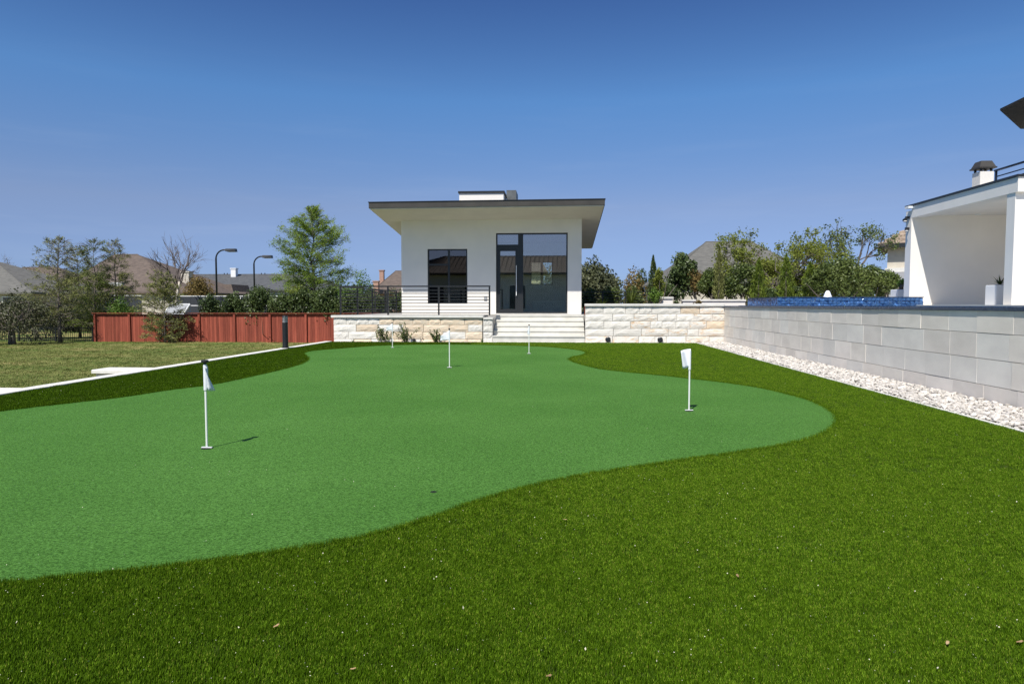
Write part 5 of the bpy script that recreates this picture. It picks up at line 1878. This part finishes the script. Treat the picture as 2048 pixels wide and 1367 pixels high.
for px, py, w, m_, lab in SH:
    shrub('rounded_shrub', lab, (X_(px, 27.5), 27.5, TZ), w * 1.15, Z_(py, 27.5) - TZ, L[m_], rng, int(3600 * w), 0.085, 22, None, 'shrub', 'rounded shrubs behind the pool', 0.3)
for px, py, w, lab in ((1437, 497, 0.42, 'slim grey green conifer tip in front of the grey roof'), (1516, 520, 0.62, 'first upright conifer behind the spa, in front of the oak'), (1571, 512, 0.66, 'second upright conifer behind the spa'), (1619, 528, 0.74, 'third and brightest upright conifer behind the spa')):
    column_shrub('upright_conifer', lab, (X_(px, 27.0), 27.0, TZ), w, Z_(py, 27) - TZ, L['conifer'] if px > 1450 else L['olive'], rng, 2600, 0.09, 'conifer', 'upright conifers behind the pool')
Y = 36
limb_tree('leafing_oak', 'large yellow green leafing oak with dark limbs behind the pool', (X_(1556, Y), Y, GZ), Z_(560, Y) - GZ, 1.5, 0.14, L['yellow'], rng, 9, 4, 0.115, 24, 0.11, up=0.85, leafy=0.8, spreadv=0.6, split=(3, 4), rise=0.0, minlev=1)
shrub('understory_tree', 'yellow leaved understory tree below the leafing oak', (X_(1545, 38), 38, GZ), 3.6, Z_(500, 38) - GZ, L['yellow'], rng, 6500, 0.11, 34, None, 'tree', None, 0.26)
limb_tree('tall_dark_tree', 'tall tree with sparse bare top left of the tan tile house', (X_(1712, 38), 38, GZ), Z_(540, 38) - GZ, 1.35, 0.13, L['shrub'], rng, 5, 3, 0.115, 22, 0.11, up=1.5, leafy=0.6, spreadv=0.4, rise=0.04, split=(3, 4))
shrub('green_crown_tree', 'mid green rounded tree below the sparse bare top', (X_(1690, 37), 37, GZ), 3.6, Z_(486, 37) - GZ, L['shrub'], rng, 8000, 0.11, 34, None, 'tree', None, 0.3)
for px, py, w, lab in ((1655, 527, 1.35, 'tall glossy hedge shrub behind the fountain jet'), (1695, 520, 1.4, 'tall glossy hedge shrub in the middle of the pool hedge'), (1737, 530, 1.3, 'glossy hedge shrub left of the last one'), (1773, 540, 1.1, 'last glossy hedge shrub before the white planter')):
    shrub('pool_hedge_shrub', lab, (X_(px, 26.3), 26.3, TZ), w * 1.2, Z_(py, 26.3) - TZ, L['shrub'], rng, int(4200 * w), 0.085, 26, None, 'hedge', 'glossy hedge behind the spa', 0.3)
for px, w, m_, lab in ((1352, 0.34, 'holly', 'tiny dark plant between the two low white walls'), (1397, 0.36, 'russet', 'small red leaved plant in front of the long low white wall')):
    shrub('bed_plant', lab, (X_(px, 24.8), 24.8, TZ), w, 0.22, L[m_], rng, 320, 0.05, 8, None, 'plant')
shrub('window_tree', 'green tree glimpsed through the right pane of the casita rear window', (X_(1098, 52), 52, GZ), 3.4, Z_(528, 52) - GZ, L['oak'], rng, 2600, 0.16, 18, None, 'tree')
# far wooded edge, reads as one mass
P = []
for i in range(150):
    a = rng.uniform(-0.95, 0.85)
    d = rng.uniform(120, 170)
    c = (math.sin(a) * d, math.cos(a) * d, GZ + 1.5)
    q, o_, t_ = blob_points(rng, 130, c, (6, 6, rng.uniform(3.0, 5.0)), 8, 0.4)
    P.append(q)
tag(leaf_object('far_trees', np.concatenate(P), 1.0, L['far'], rng), 'distant tree line beyond the houses', 'trees', None, 'stuff')
# short grass on the lawn
LT = [tuft('lawn_tuft', 0.5, 60 + i, 14, 0.05, 0.055, 0.007, None) for i in range(4)]
L['lawn'] = leaf_mat('lawn_blade', (0.125, 0.175, 0.038), (0.34, 0.30, 0.125), 0.8, 0.1, 0.2)
for t_ in LT:
    t_.data.materials[0] = L['lawn']
n = 24000
y = 8.5 + 33.4 * rng.uniform(0, 1, n) ** 1.5
x = rng.uniform(-1.05 * y - 3, -7.8)
k = (x < -7.8)
x, y = x[k], y[k]
z = np.array([lawn_z(a, b) for a, b in zip(x, y)])
s = rng.uniform(0.8, 1.6, len(x)) * (0.8 + y * 0.02)
rot = np.zeros((len(x), 3))
rot[:, 2] = rng.uniform(0, 6.28, len(x))
tag(scatter('lawn_grass', np.stack([x, y, z], 1), rot, np.stack([s, s, s * 0.45], 1), rng.integers(0, 4, len(x)), LT, L['lawn']), 'thin patchy grass on the lawn left of the curb', 'grass', None, 'stuff')
